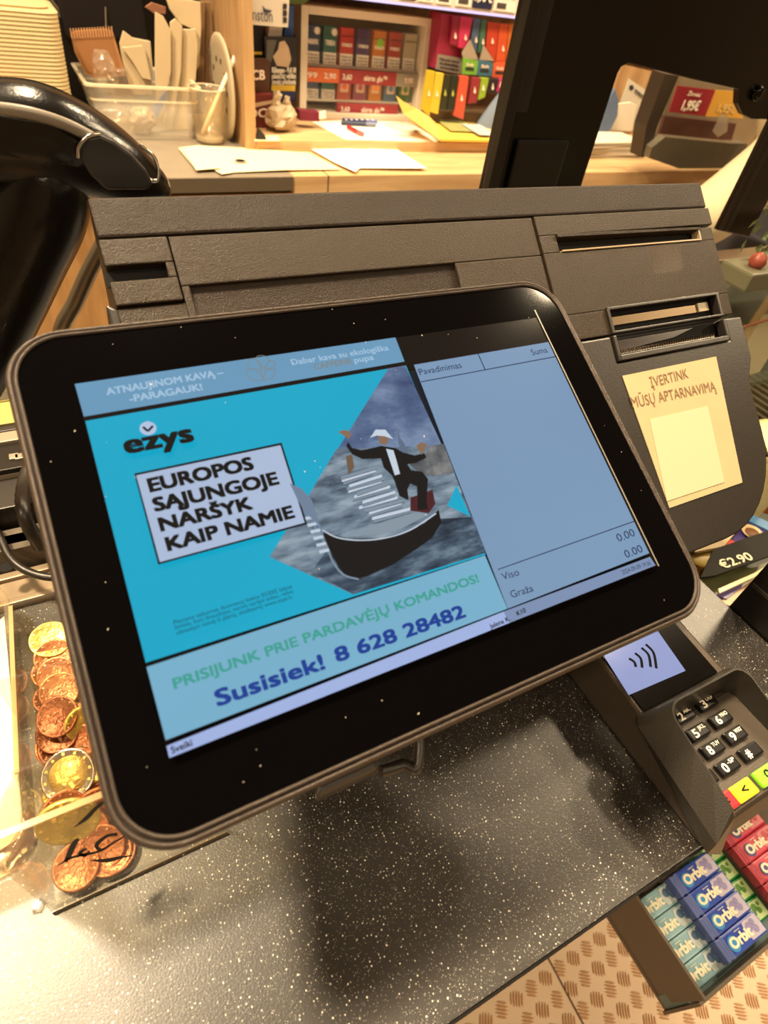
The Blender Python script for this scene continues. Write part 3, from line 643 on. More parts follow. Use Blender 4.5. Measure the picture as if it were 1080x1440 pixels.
# lower banner
c8 = lambda x, y: (200 + x / 2, 760 + y / 2)
sp('lower_banner', [c8(12, 356), c8(964, 42), c8(1027, 192), c8(66, 562)], emi('screen sky banner', (118, 174, 202), 0.05, 20))
st_('PRISIJUNK PRIE PARDAVĖJŲ KOMANDOS!', c8(92, 418), c8(948, 116), 14, emi('screen green ink', (62, 158, 146)), 0.035)
st_('Susisiek!', c8(214, 466), c8(514, 360), 23, emi('screen blue ink', (22, 60, 146)), 0.04)
st_('8 628 28482', c8(550, 342), c8(910, 214), 20, emi('screen blue ink', (22, 60, 146)), 0.04)
E_bar = emi('screen lilac bar', (160, 178, 224), 0.05, 20)
sp('status_bar', [c8(68, 578), (708, 860), (716, 876), (238, 1066)], E_bar)
sp('status_bar', [(708, 860), (914, 783), (922, 795), (716, 876)], emi('screen grey blue bar', (124, 144, 178)))
st_('Sveiki', c8(84, 600), c8(142, 576), 10, E_ink, 0.02)
st_('Jelena K.', (690, 884.5), (718, 872), 7, E_ink, 0.02); st_('K10', (728, 866), (740, 860.5), 7, E_ink, 0.02)
st_('2024-09-09 19:36', (876, 808), (916, 794), 7, emi('screen dark slate', (40, 52, 74)), 0.0)
# bill side
E_bill = emi('screen slate blue', (122, 152, 184), 0.08, 9); E_bill2 = emi('screen header blue', (122, 152, 184), 0.05, 20)
sp('bill_panel', [(582, 513), (771, 481), (913, 778), (714, 856)], E_bill)
sp('bill_header', [(582, 513), (771, 481), (780, 501), (593, 536.5)], E_bill2)
E_nav = emi('screen navy', (26, 40, 76))
stroke([(592, 537), (781, 501.5)], 1.3, E_nav); stroke([(672, 497), (682, 519.5)], 1.3, E_nav)
stroke([(700, 801), (892, 733)], 1.3, E_nav)
st_('Pavadinimas', (591, 527.5), (650, 517), 9, E_nav, 0.01)
st_('Suma', (749, 499.5), (771, 495.5), 8.5, E_nav, 0.01)
st_('Viso', (708, 816), (731, 808.5), 11, E_nav, 0.01); st_('Graža', (720, 841), (751, 831), 11, E_nav, 0.01)
st_('0.00', (870, 762), (894, 753), 12, E_nav, 0.01); st_('0.00', (881, 785), (905, 775.5), 12, E_nav, 0.01)
# dust specks on the glass
dm = MB(); random.seed(3)
for k in range(70):
    u, v = random.uniform(-0.122, 0.122), random.uniform(-0.02, 0.155)
    s_ = random.uniform(0.00005, 0.00015); c = D(u, v, 0.0012)
    a = random.uniform(0, 3.14); ux = (DU * math.cos(a) + DV * math.sin(a)) * s_ * random.choice((1, 1, 2.5)); uy = (DV * math.cos(a) - DU * math.sin(a)) * s_
    dm.prism([c - ux - uy, c + ux - uy, c + ux + uy, c - ux + uy], DN * 0.00008)
obj('dust_specks', dm, mat('dust', (200, 190, 170), 0.8), gg, kind='stuff')

# ------------------------------------------------------------------ hand scanner on a gooseneck stand
t = thing('barcode_scanner', (-0.14, 0.27, 0.10), 'glossy black hand scanner with grey trim at the upper left', 'scanner')
YS = 0.262
def sc_loft(rows, m=5, flat=1.0):
    P = [ony(px, py, YS) for px, py, r in rows]; R = [r * 0.00040 for _, _, r in rows]
    P2 = spline(P, m); R2 = [x.x for x in spline([(r, 0, 0) for r in R], m)]
    return MB().tube(P2, R2, 20, True, flat)
mb = sc_loft([(-120, 200, 20), (-100, 196, 42), (-50, 192, 52), (0, 190, 54), (55, 194, 56), (100, 208, 53), (145, 228, 47), (188, 252, 38), (218, 268, 25), (232, 280, 12)])
obj('head', mb, GUN, t)
mb = sc_loft([(66, 205, 34), (64, 240, 50), (54, 290, 56), (28, 350, 56), (-4, 415, 58), (-36, 480, 58), (-62, 540, 54), (-76, 580, 40)])
obj('handle', mb, GUN, t)
YF = YS - 0.0225
mb = MB().tube(spline([ony(px, py, YF + d) for px, py, d in ((-60, 148, 0.004), (0, 153, 0.002), (45, 160, 0.001), (90, 174, 0.001), (125, 191, 0.002), (142, 202, 0.004))], 5), 0.0026, 10, True, 0.8); obj('trim', mb, mat('grey trim', (122, 114, 104), 0.3), t)
fl = [(112, 222), (112, 206), (124, 193), (140, 189), (160, 198), (184, 216), (206, 240), (216, 258), (208, 268), (150, 268), (128, 248)]
fp = [ony(*p, YF - 0.001) for p in fl]; obj('side_flap', MB().prism(fp, (0, 0.006, 0)), mat('dark grey flap', (40, 38, 38), 0.4), t, bevel=0.0015)
mb = MB().tube(spline([ony(*p, YF - 0.001) for p in ((110, 222), (111, 206), (124, 192), (141, 188))], 5), 0.0009, 8); obj('silver_rim', mb, CHROME, t)
mb = MB().tube(spline([ony(*p, YF + 0.004) for p in ((197, 204), (216, 220), (223, 240), (220, 254), (206, 250), (190, 234))], 5), 0.0009, 8); obj('silver_rim', mb, CHROME, t)
mb = MB().prism([ony(px, py, YF + 0.001) for px, py in ((0, 165), (70, 176), (130, 215), (110, 235), (40, 225), (-40, 210))], (0, 0.003, 0)); obj('side_panel', mb, GUN, t)
KBY = onz(0, 716, 0.038).y
t = thing('scanner_stand', (-0.18, 0.29, 0), 'dark grey scanner stand base with black gooseneck left of the screen', 'stand')
mb = MB().prism([Vector((x, y, 0)) for x, y in rrect(-0.30, 0.238, -0.135, KBY - 0.004, 0.012)], (0, 0, 0.022)); obj('base', mb, mat('dusty dark grey plastic', (88, 78, 66), 0.5, noise=0.15, nscale=60), t, bevel=0.004)
p = onz(10, 800, 0.0225); mb = MB().lathe([(0.0042, 0), (0.0042, 0.0004)], onz(9, 798, 0.022), n=20); obj('screw_hole', mb, HOLE, t)
q0 = onz(58, 770, 0.022)
neck = spline([q0, q0 + Vector((-0.002, 0.005, 0.03)), onz(40, 660, 0.05) + Vector((0, 0, 0.0)), Vector((-0.125, 0.315, 0.075)), ony(84, 475, 0.30), ony(106, 425, 0.30), ony(126, 380, 0.30), ony(150, 335, 0.30)], 12)
rr = [0.0042 + 0.0004 * (k % 2) for k in range(len(neck))]
mb = MB().tube(neck[:44], rr[:44], 14); obj('gooseneck', mb, BLKS, t)
mb = MB().tube(neck[43:], 0.0048, 14); obj('gooseneck_end', mb, mat('brushed neck steel', (150, 138, 118), 0.3, 0.9), t)
mb = MB().tube(spline([onz(-60, 690, 0.03), onz(-10, 740, 0.03), onz(15, 785, 0.027), onz(45, 806, 0.025), onz(85, 812, 0.025), onz(120, 800, 0.03)], 6), 0.0026, 10)
obj('cable', mb, BLKS, None, 'thin black cable curving over the grey stand base', 'cable')
# black cashier device with a yellow-green strip
t = thing('cashier_keyboard', (-0.25, 0.40, 0.0), 'black and steel till keyboard with a yellow green strip at the left edge', 'keyboard')
def ystrip(name, py0, py1, z, h, m, x1=-0.10):
    a = onz(0, py0, z).y; b_ = onz(0, py1, z).y
    return obj(name, MB().box((-0.42, min(a, b_), z - h), (x1, max(a, b_), z), 0.0008), m, t)
ystrip('upper_rail', 548, 562, 0.052, 0.010, CHROME); ystrip('colour_strip', 566, 597, 0.050, 0.012, mat('yellow green strip', (150, 140, 80), 0.5, noise=0.05))
ystrip('lower_rail', 600, 607, 0.050, 0.012, BLKS); ystrip('steel_rail', 608, 622, 0.049, 0.012, STEEL); ystrip('body', 623, 662, 0.046, 0.044, mat('black device shell', (26, 23, 20), 0.3))
ystrip('steel_edge', 664, 669, 0.042, 0.010, STEEL); ystrip('front_block', 670, 716, 0.038, 0.037, BLKS)
yb0, yb1 = onz(0, 662, 0.04).y, onz(0, 548, 0.04).y
obj('housing', MB().box((-0.42, yb0 + 0.02, 0.001), (-0.10, yb1 + 0.03, 0.036)), BLKS, t)
for k in range(2):
    p = onz(22 + k * 8, 642, 0.0465); obj('button', MB().box((p.x - 0.004, p.y - 0.003, p.z - 0.001), (p.x + 0.002, p.y + 0.003, p.z + 0.001), 0.0005), STEEL, t)
# steel edge strips in front of the stand
t = thing('steel_tray', (-0.24, 0.22, 0), 'shallow steel edged tray in front of the grey stand base', 'tray')
a = onz(0, 812, 0.004).y; obj('rim', MB().box((-0.36, a - 0.005, 0), (-0.10, a + 0.001, 0.006), 0.001), mat('light tan steel', (146, 128, 104), 0.4, 0.3), t)
obj('tray_plate', MB().box((-0.36, a - 0.022, 0), (-0.10, a - 0.0055, 0.003)), mat('light tan steel', (146, 128, 104), 0.4, 0.3), t)
obj('rim', MB().box((-0.36, a - 0.027, 0), (-0.10, a - 0.0225, 0.006), 0.001), mat('light tan steel', (146, 128, 104), 0.4, 0.3), t)

# ------------------------------------------------------------------ clear coin box
BX0, BX1, BY0, BY1, BH = -0.1765, -0.095, 0.0195, 0.185, 0.098
t = thing('coin_box', ((BX0 + BX1) / 2, (BY0 + BY1) / 2, 0), 'clear acrylic coin collection box with black script lettering beside the screen', 'box')
th = 0.0022
obj('front_wall', MB().box((BX0, BY0, 0), (BX1, BY0 + th, BH)), ACR, t)
BL = 0.030
obj('back_wall', MB().box((BX0, BY1 - th, 0), (BX1, BY1, BL)), ACR, t)
obj('side_wall', MB().prism([(BX0, BY0 + th, 0), (BX0, BY1 - th, 0), (BX0, BY1 - th, BL), (BX0, BY0 + 0.05, 0.045), (BX0, BY0 + th, BH)], (th, 0, 0)), ACR, t)
obj('side_wall', MB().prism([(BX1 - th, BY0 + th, 0), (BX1 - th, BY1 - th, 0), (BX1 - th, BY1 - th, BL), (BX1 - th, BY0 + 0.05, 0.045), (BX1 - th, BY0 + th, BH)], (th, 0, 0)), ACR, t)
obj('floor_plate', MB().box((BX0 + th, BY0 + th, 0.0), (BX1 - th, BY1 - th, 0.003)), ACR, t)
edg = mat('bright cut acrylic edge', (214, 186, 132), 0.15, trans=0.3, alpha=0.8)
obj('cut_edge', MB().box((BX0, BY0 - 0.0003, BH), (BX1, BY0 + th, BH + 0.0008)), edg, t)
obj('cut_edge', MB().prism([(BX0, BY0 + 0.05, 0.045), (BX0, BY1 - th, BL), (BX0, BY1 - th, BL + 0.001), (BX0, BY0 + 0.05, 0.046)], (th, 0, 0)), edg, t)
obj('cut_edge', MB().box((BX0, BY0 - 0.0004, 0.0), (BX1, BY0, 0.003)), mat('dark cut edge', (110, 92, 66), 0.2), t)
t2 = thing('clear_tray', (-0.24, 0.12, 0), 'shallow clear tray with rounded corners left of the coin box', 'tray')
lp_ = rrect(-0.33, 0.043, -0.1790, 0.205, 0.016, 8); lq = rrect(-0.329, 0.044, -0.1800, 0.204, 0.015, 8); lr = rrect(-0.335, 0.038, -0.1772, 0.210, 0.018, 8)
mb = MB(); mb.loft([[Vector((x, y, z)) for x, y in l] for l, z in ((lq, 0.0004), (lp_, 0.004), (lp_, 0.024), (lr, 0.025), (lr, 0.0262), (lq, 0.0262), (lq, 0.005))], True, False, True)
obj('shell', mb, CLEARF, t2)
obj('tray_bottom', MB().prism([Vector((x, y, 0.0006)) for x, y in lq], (0, 0, 0.001)), CLEARF, t2)
for yy, zz in ((0.062, 0.060), (0.100, 0.075)):
    obj('divider', MB().box((BX0 + th, yy, 0.028), (BX1 - th, yy + 0.0015, zz)), ACR, t)
# script lettering on the front wall
SI = mat('black vinyl script', (18, 15, 12), 0.3)
def bpx(x, y): return ony(x, y, BY0 - 0.0006)
def vstroke(pts, wids, parent):
    P = spline([(x, y, 0) for x, y in pts], 6); W = [v.x for v in spline([(w_, 0, 0) for w_ in wids], 6)]
    vs = []; fs = []
    for i, p in enumerate(P):
        tg = (P[min(i + 1, len(P) - 1)] - P[max(i - 1, 0)]).normalized(); n_ = Vector((-tg.y, tg.x, 0)) * W[i] / 2
        vs += [bpx(p.x + n_.x, p.y + n_.y), bpx(p.x - n_.x, p.y - n_.y)]
    for i in range(len(P) - 1): fs.append((2 * i, 2 * i + 1, 2 * i + 3, 2 * i + 2))
    return obj('script_lettering', (vs, fs), SI, parent)
vstroke([(105, 1163), (122, 1150), (140, 1132), (160, 1120)], [1, 6, 5, 4], t)
vstroke([(111, 1180), (104, 1187), (98, 1200), (92, 1212)], [4, 8, 8, 5], t)
vstroke([(82, 1217), (96, 1208), (112, 1203), (140, 1197), (158, 1186), (175, 1176)], [1, 3, 4, 3, 3, 2], t)
vstroke([(122, 1193), (112, 1200), (120, 1203), (126, 1196)], [3, 5, 4, 2], t)
vstroke([(165, 1173), (150, 1176), (136, 1188), (142, 1195), (156, 1188)], [5, 4, 6, 4, 2], t)
vstroke([(127, 1210), (150, 1210), (168, 1206), (186, 1203)], [1, 6, 4, 1], t)
obj('chip', MB().lathe([(0.001, 0), (0.0035, 0.001), (0.002, 0.004)], onz(55, 1275, 0) + Vector((0, 0, 0)), n=5), ACR, t)
# coins
random.seed(11)
COP = mat('copper coin', (206, 136, 92), 0.36, 0.6, noise=0.2, nscale=200, bump=1.0, bscale=500)
COP2 = mat('worn dark copper coin', (150, 92, 60), 0.38, 0.6, noise=0.25, nscale=200, bump=1.0, bscale=500)
GLD = mat('gold coloured coin', (240, 212, 116), 0.34, 0.6, noise=0.15, nscale=200, bump=1.0, bscale=500)
SIL = mat('silver coin ring', (186, 178, 162), 0.28, 0.9, bump=0.6, bscale=500)
def coin(px, py, z, r, m, label, tilt=(0, 0), core=None, yfix=None, th_=0.0018, group='coins in the clear box'):
    c = ony(px, py, yfix) if yfix is not None else onz(px, py, z)
    cx_, sx_ = math.cos(math.radians(tilt[0])), math.sin(math.radians(tilt[0]))
    c.y = max(c.y, BY0 + 0.0022 + r * cx_ + th_ * sx_ + 0.0006); c.x = max(c.x, BX0 + 0.0026 + r * math.cos(math.radians(tilt[1])))
    c.z = max(c.z, 0.0033 + r * sx_ * 0.98)
    X = (Matrix.Rotation(math.radians(tilt[0]), 3, 'X') @ Matrix.Rotation(math.radians(tilt[1]), 3, 'Y'))
    o = thing('coin', c, label, 'coin', group)
    obj('disc', MB().lathe([(0.0, 0), (r - 0.0003, 0), (r, 0.0003), (r, th_ - 0.0003), (r - 0.0003, th_), (r - 0.0012, th_), (r - 0.0015, th_ - 0.0003), (0.0, th_ - 0.0003)], c, X, 36), m, o)
    if core: obj('core', MB().lathe([(r * 0.7, th_ - 0.0003), (r * 0.7, th_ + 0.00005), (0, th_ + 0.0001)], c, X, 30), core, o)
    # raised design
    mb = MB(); 
    for k in range(9):
        a = k * 0.7; rr_ = r * 0.42 * (0.4 + 0.6 * ((k * 37) % 10) / 10)
        p = Vector((math.cos(a) * rr_, math.sin(a) * rr_, th_ - 0.0002)); s_ = r * 0.14
        mb.box((-s_, -s_ * 0.5, 0), (s_, s_ * 0.5, 0.0004), 0.0, Matrix.Translation(c) @ X.to_4x4() @ Matrix.Translation(p) @ Matrix.Rotation(a * 1.7, 4, 'Z'))
    for k in range(12):
        a = k * math.pi / 6; p = Vector((math.cos(a) * r * 0.82, math.sin(a) * r * 0.82, th_ - 0.0002)); s_ = r * 0.05
        mb.box((-s_, -s_, 0), (s_, s_, 0.0004), 0.0, Matrix.Translation(c) @ X.to_4x4() @ Matrix.Translation(p) @ Matrix.Rotation(a, 4, 'Z'))
    obj('relief', mb, core or m, o)
    return o
R5, R2, R1, R2E = 0.0106, 0.0094, 0.0081, 0.01288
coin(97, 1090, 0.0200, R2E, SIL, 'two-tone coin with silver ring lying highest in the clear box', (24, -10), GLD)
coin(97, 1158, 0, R2E * 0.93, GLD, 'bright gold coin standing against the front wall of the clear box', (70, -4), None, 0.0265)
coin(107, 1222, 0.0045, R5, COP, 'copper coin at the front bottom corner of the clear box', (8, 4))
coin(103, 1222, 0.0068, R5, COP, 'copper coin lying on the front corner coin', (14, -6))
coin(143, 1192, 0.0085, R5, COP, 'copper coin behind the black lettering', (30, -4))
coin(155, 1208, 0.0050, R5, COP, 'copper coin under the lettering next to the screen corner', (10, 3))
coin(163, 1214, 0.0032, R5, COP2, 'darker copper coin lowest beside the screen corner', (3, 3))
coin(140, 1130, 0.0150, R5, COP, 'copper coin standing behind the gold coin', (64, 0))
coin(82, 1008, 0.030, R5, COP2, 'dark copper coin on top of the middle coin pile', (18, -14))
coin(82, 1030, 0.0235, R5, COP2, 'dark copper coin second in the middle pile', (20, -6))
coin(86, 1050, 0.0180, R5, COP2, 'dark copper coin at the foot of the middle pile', (12, 4))
coin(116, 1015, 0.0265, R2, GLD, 'gold coin half hidden by the screen edge', (60, 20))
coin(118, 1040, 0.0210, R1, COP, 'small copper coin between the piles', (35, -16))
coin(72, 900, 0.0180, R2E * 0.9, GLD, 'gold coin furthest back in the clear box', (10, 8))
coin(76, 925, 0.0150, R5, COP, 'copper coin in front of the furthest gold coin', (25, 6))
coin(80, 950, 0.0150, R5, COP, 'copper coin in the rear compartment, middle of three', (25, -6))
coin(84, 972, 0.0120, R5, COP, 'copper coin in the rear compartment, nearest the divider', (22, 0))
coin(66, 985, 0.0080, R2, COP2, 'dark coin low against the inner tray', (8, 10))
coin(128, 1080, 0.0110, R1, GLD, 'small gold coin beside the two-tone coin', (20, 10))
coin(70, 1120, 0.0090, R1, GLD, 'small gold coin under the two-tone coin', (16, -12))
coin(58, 950, 0.0060, R5, COP, 'copper coin on the box floor beside the inner tray', (4, 6))
coin(72, 1150, 0.0180, R5, COP, 'copper coin left of the bright gold coin', (40, 10))
coin(66, 1055, 0.0140, R5, COP, 'copper coin left of the dark middle pile', (20, 12))
coin(100, 1125, 0.0120, R5, COP2, 'dark copper coin just behind the bright gold coin', (20, 0))
coin(125, 1165, 0.0120, R2, COP, 'copper coin right of the bright gold coin', (35, -8))
lowc = [(60 + (k % 5) * 22 + random.uniform(-4, 4), 900 + k * 14.5 + random.uniform(-5, 5)) for k in range(22)]
# bedding coins under the heap
bc = None
for k, (x, y) in enumerate(lowc):
    p = onz(x, y, 0.004)
    if p.x < -0.1635 or p.y < BY0 + 0.014 or p.y > BY1 - 0.014: continue
    if bc is None:
        bc = coin(x, y, 0.0034, R2, COP2, 'small copper coins bedded on the floor of the clear box', (3, 2), group='bedding coins in the clear box')
    else:
        c = copy_tree(bc); c.location = (p.x, p.y, 0.0034 + (k % 3) * 0.0021); c.rotation_euler = (0.05 * (k % 2), 0.05, k)
# pale strips added for the glare in the left tray
t = thing('glare_strips', (-0.21, 0.12, 0.002), 'pale strips standing in for glare in the shallow clear tray', 'paper')
for k in range(7):
    x_ = -0.300 + k * 0.017
    obj('sheet', MB().prism([(x_, 0.056, 0.002), (x_ + 0.015, 0.056, 0.010 + 0.002 * (k % 2)), (x_ + 0.015, 0.190, 0.014 - 0.002 * (k % 2)), (x_, 0.190, 0.003)], (0, 0, 0.0006)), mat('pale banknote paper', (240, 232, 196), 0.5, noise=0.1, nscale=80), t)
a = onz(0, 1195, 0.001); b_ = onz(28, 1222, 0.001)
obj('white_note', MB().prism([onz(-60, 1190, 0.0), onz(0, 1180, 0.0), onz(30, 1221, 0.0), onz(-30, 1250, 0.0)], (0, 0, 0.0003)), mat('bluish white paper', (226, 232, 228), 0.5), None, 'white note lying on the counter left of the clear box', 'paper')

# ------------------------------------------------------------------ black framed screen panel behind the till
YP = 0.50
t = thing('protective_screen_frame', (0.6, YP, 0), 'large black acrylic framed guard with a cut-out behind the till', 'screen')
zt = 0.75
def yp(px, py, y=YP): return ony(px, py, y)
A0 = yp(680, 259); A1 = yp(819, 257); A2 = yp(870, 103); 
lw = [(A0.x, -0.02), (A1.x, -0.02), (A1.x, A2.z), (yp(874, 94).x, yp(874, 94).z), (yp(884, 89).x, yp(884, 89).z), (yp(975, 112).x, yp(975, 112).z), (yp(1038, 126).x, yp(1038, 126).z),
      (yp(1037, 146).x, yp(1037, 146).z), (yp(1044, 161).x, yp(1044, 161).z), (yp(1058, 168).x, yp(1058, 168).z), (yp(1078, 168).x, yp(1078, 168).z)]
pr0 = yp(1079, 185); pr1 = yp(1010, 322); pr2 = yp(1055, 330)
lw += [(pr1.x, pr0.z + 0.012), (pr1.x, pr1.z - 0.002), (pr2.x, pr2.z - 0.004), (pr2.x, zt), (A0.x, zt)]
obj('panel', MB().prism([(x, YP, z) for x, z in lw], (0, 0.008, 0)), PANEL, t, bevel=0.001)
obj('edge_strip', MB().box((A0.x - 0.001, YP - 0.012, -0.02), (A0.x + 0.012, YP, zt), 0.001), mat('black edge profile', (20, 17, 15), 0.35), t)
obj('edge_strip', MB().box((pr1.x, YP - 0.010, pr1.z), (pr1.x + 0.012, YP, zt), 0.001), mat('black edge profile', (20, 17, 15), 0.35), t)
obj('dark_sheet', MB().box((A0.x + 0.014, YP - 0.003, 0.225), (A0.x + 0.034, YP, 0.6)), mat('grey black strip', (34, 30, 28), 0.3), t)
obj('rear_box', MB().box((A0.x + 0.03, YP - 0.006, 0.10), (A1.x - 0.045, YP, 0.20), 0.003), mat('near black box', (18, 15, 13), 0.3), t)  # slightly lighter black than the panel
kc = yp(1063, 131); obj('knob', MB().lathe([(0.0085, 0), (0.0085, 0.006), (0.006, 0.008), (0, 0.008)], (kc.x, YP, kc.z), Matrix.Rotation(math.radians(90), 3, 'X'), 24), GLOSS, t)
obj('foot', MB().box((A0.x, YP - 0.03, -0.024), (A1.x, YP + 0.03, -0.02)), PANEL, t)
# ledge and box carrying the frame
t = thing('till_cabinet', (0.6, 0.45, FLOORZ), 'dark cabinet carrying the black guard between the counters', 'cabinet')
obj('carcass', MB().box((0.318, 0.44, FLOORZ + 0.001), (0.74, 0.56, -0.0245)), mat('dark cabinet board', (60, 50, 42), 0.6), t)

# ------------------------------------------------------------------ display case on the right
t = thing('food_display_case', (0.62, 0.1, FLOORZ), 'glass topped food display case right of the till', 'display case')
zc = -0.13
obj('carcass', MB().box((0.3055, -0.055, FLOORZ + 0.001), (0.98, 0.40, zc - 0.004)), mat('dark brown case board', (44, 36, 30), 0.5), t)
obj('shelf_liner', MB().box((0.3055, -0.055, zc - 0.0035), (0.98, 0.40, zc)), mat('dark green liner', (58, 62, 48), 0.45, noise=0.2), t)
zl = ony(1020, 335, 0.47).z
obj('ledge', MB().box((0.42, 0.405, zl - 0.03), (1.3, 0.435, zl), 0.002), mat('brown metal ledge', (112, 92, 70), 0.35, 0.4, noise=0.2), t)
obj('top_glass', MB().prism([(0.310, 0.40, zl - 0.012), (1.2, 0.40, zl - 0.012), (1.2, 0.20, 0.045), (0.310, 0.20, 0.045)], (0, 0, 0.005)), GLASS, t)
obj('ledge_upright', MB().box((0.96, 0.385, zc), (0.98, 0.40, zl - 0.015)), BLKS, t)
obj('ledge_upright', MB().box((0.42, 0.405, zc), (0.44, 0.42, zl - 0.031)), BLKS, t)
obj('ledge_upright', MB().box((1.18, 0.185, -0.13), (1.2, 0.2, 0.043)), BLKS, t)
# grooved dark tray under glass
t = thing('grooved_tray', (0.6, 0.30, zc), 'dark ribbed tray under the case glass', 'tray')
zq = -0.115
a = onz(1000, 440, zq); b_ = onz(1080, 540, zq)
obj('tray_base', MB().box((0.45, 0.215, zc + 0.0005), (0.95, 0.385, zq)), mat('ribbed tray brown', (50, 42, 34), 0.5), t)
for k in range(26):
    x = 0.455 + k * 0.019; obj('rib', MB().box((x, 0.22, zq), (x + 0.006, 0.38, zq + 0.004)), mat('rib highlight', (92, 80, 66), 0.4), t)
p0, p1 = onz(1030, 465, zq + 0.006), onz(1110, 440, zq + 0.006)
obj('red_cord', MB().tube([p0 + Vector((-0.04, 0, 0)), p0, p1], 0.003, 8), mat('dull red cord', (150, 70, 52), 0.5), None, 'thin red cord lying across the ribbed tray', 'cord')
# leafy pack standing at the right edge
t = thing('green_salad_pack', (0.80, 0.30, 0.1), 'leafy green pack with red fruit at the right edge above the case', 'food pack')
gp = onx(1078, 330, 0.60)
random.seed(5)
t.location = gp
mb = MB()
for k in range(26):
    c = gp + Vector((random.uniform(-0.012, 0.05), random.uniform(-0.02, 0.02), random.uniform(-0.025, 0.045))); a = random.uniform(0, 6.28); d = Vector((math.cos(a), 0.4 * math.sin(a * 2), math.sin(a))) * 0.016; e_ = Vector((-math.sin(a), 0.3, math.cos(a))) * 0.005
    mb.add([c, c + d * 0.5 + e_, c + d, c + d * 0.5 - e_, c + d * 0.5 + Vector((0, 0.002, 0))], [(0, 1, 4), (1, 2, 4), (2, 3, 4), (3, 0, 4)])
obj('leaf', mb, mat('leaf green', (112, 130, 84), 0.5, noise=0.3), t, kind='stuff')
obj('red_fruit', MB().lathe([(0.001, -0.010), (0.007, -0.007), (0.010, 0), (0.007, 0.007), (0.001, 0.010)], gp + Vector((0.004, -0.004, -0.028)), n=16), mat('soft red fruit', (140, 66, 50), 0.45, noise=0.15), t)
obj('pack_base', MB().box(gp + Vector((-0.02, -0.022, -0.055)), gp + Vector((0.07, 0.022, -0.034)), 0.003), mat('green grey pack', (96, 92, 70), 0.5), t)
zz = -0.02
pts = [onz(*p, zz) for p in ((1046, 378), (1062, 368), (1090, 352), (1090, 388), (1066, 387))]
obj('blue_card', MB().prism(pts, (0, 0, 0.002)), mat('pale blue card', (150, 172, 214), 0.5), None, 'pale blue card lying on the case glass at the right edge', 'card')
pts = [onz(*p, zz) for p in ((1030, 378), (1036, 374), (1041, 379), (1036, 383))]
obj('paper_scrap', MB().prism(pts, (0, 0, 0.002)), WHITE, None, 'tiny white paper scrap left of the pale blue card', 'paper')
# dark holder, round tub
pa = onx(1050, 540, 0.34)
t = thing('dark_dispenser', (0.40, 0.12, zc), 'dark box shaped dispenser behind the cream round tub', 'dispenser')
obj('body', MB().box((0.335, 0.125, zc), (0.44, 0.20, 0.03), 0.004), mat('dispenser black', (22, 19, 17), 0.35), t)
obj('top_flange', MB().box((0.325, 0.12, 0.0305), (0.45, 0.205, 0.036), 0.001), mat('dispenser rim', (48, 44, 38), 0.3), t)
cc = onz(1096, 622, -0.01)
t = thing('cream_tub', (cc.x, cc.y, zc), 'cream round tub with a ribbed rim at the right edge', 'tub')
obj('tub', MB().lathe([(0.030, zc), (0.034, -0.02), (0.036, -0.016), (0.036, -0.006), (0.033, -0.002), (0, -0.002)], (cc.x, cc.y, 0), n=40), mat('cream tub plastic', (226, 212, 156), 0.45), t)
mb = MB()
for k in range(48):
    a = k * math.pi / 24; mb.box((-0.0006, -0.001, -0.016), (0.0006, 0.001, -0.006), 0, Matrix.Translation((cc.x + 0.0362 * math.cos(a), cc.y + 0.0362 * math.sin(a), 0)) @ Matrix.Rotation(a + math.pi / 2, 4, 'Z'))
obj('ribbed_rim', mb, mat('cream rib', (206, 180, 120), 0.5), t, kind='stuff')
# packed snacks beneath the till end
zs = -0.085
def zpoly(pts, z, h): return MB().prism([onz(*p, z) for p in pts], (0, 0, -h))
t = thing('snack_card', onz(1010, 765, zs), 'cream price card lettered in black italics under the till corner', 'card')
obj('card', zpoly([(960, 760), (1000, 735), (1046, 712), (1040, 742), (1018, 768), (978, 776)], zs, 0.004), mat('cream card', (214, 192, 150), 0.6), t)
text('lettering', 'PASIR', onz(1004, 752, zs + 0.001), onz(1036, 738, zs + 0.001), (0, 0.0075, 0), SI, t, 0.01, 0.25)
text('lettering', 'KOK', onz(991, 763, zs + 0.001), onz(1013, 755, zs + 0.001), (0, 0.0085, 0), SI, t, 0.02, 0.25)
t = thing('orange_tub', onz(985, 785, zs), 'orange yellow food tub glimpsed beside the screen corner', 'tub')
c = onz(988, 776, zs - 0.012); obj('tub', MB().lathe([(0.022, -0.030), (0.026, -0.004), (0.027, 0), (0.024, 0.0015), (0, 0.0015)], c, n=30), mat('orange food', (214, 140, 60), 0.4, noise=0.2), t)
obj('lid', MB().lathe([(0.027, 0.0018), (0.024, 0.0040), (0, 0.0042)], c, n=30), mat('yellow lid', (206, 176, 84), 0.35, noise=0.2), t)
t = thing('biscuit_packet', onz(1040, 750, zs - 0.004), 'purple and blue biscuit packet with a printed round biscuit', 'packet')
obj('wrapper', zpoly([(1012, 775), (1040, 742), (1050, 726), (1090, 742), (1090, 760), (1040, 775)], zs - 0.006, 0.012), mat('purple wrapper', (70, 56, 120), 0.35, noise=0.4, nscale=60), t)
obj('blue_corner', zpoly([(1048, 730), (1054, 722), (1090, 738), (1090, 750)], zs - 0.003, 0.002), mat('blue wrapper', (64, 108, 148), 0.35), t)
obj('red_print', zpoly([(1014, 772), (1026, 758), (1034, 762), (1024, 774)], zs - 0.003, 0.002), mat('red print', (206, 70, 60), 0.35), t)
obj('printed_biscuit', MB().lathe([(0.012, 0), (0.011, 0.001), (0, 0.001)], onz(1058, 748, zs - 0.003), n=24), mat('cream biscuit', (216, 190, 150), 0.5), t)
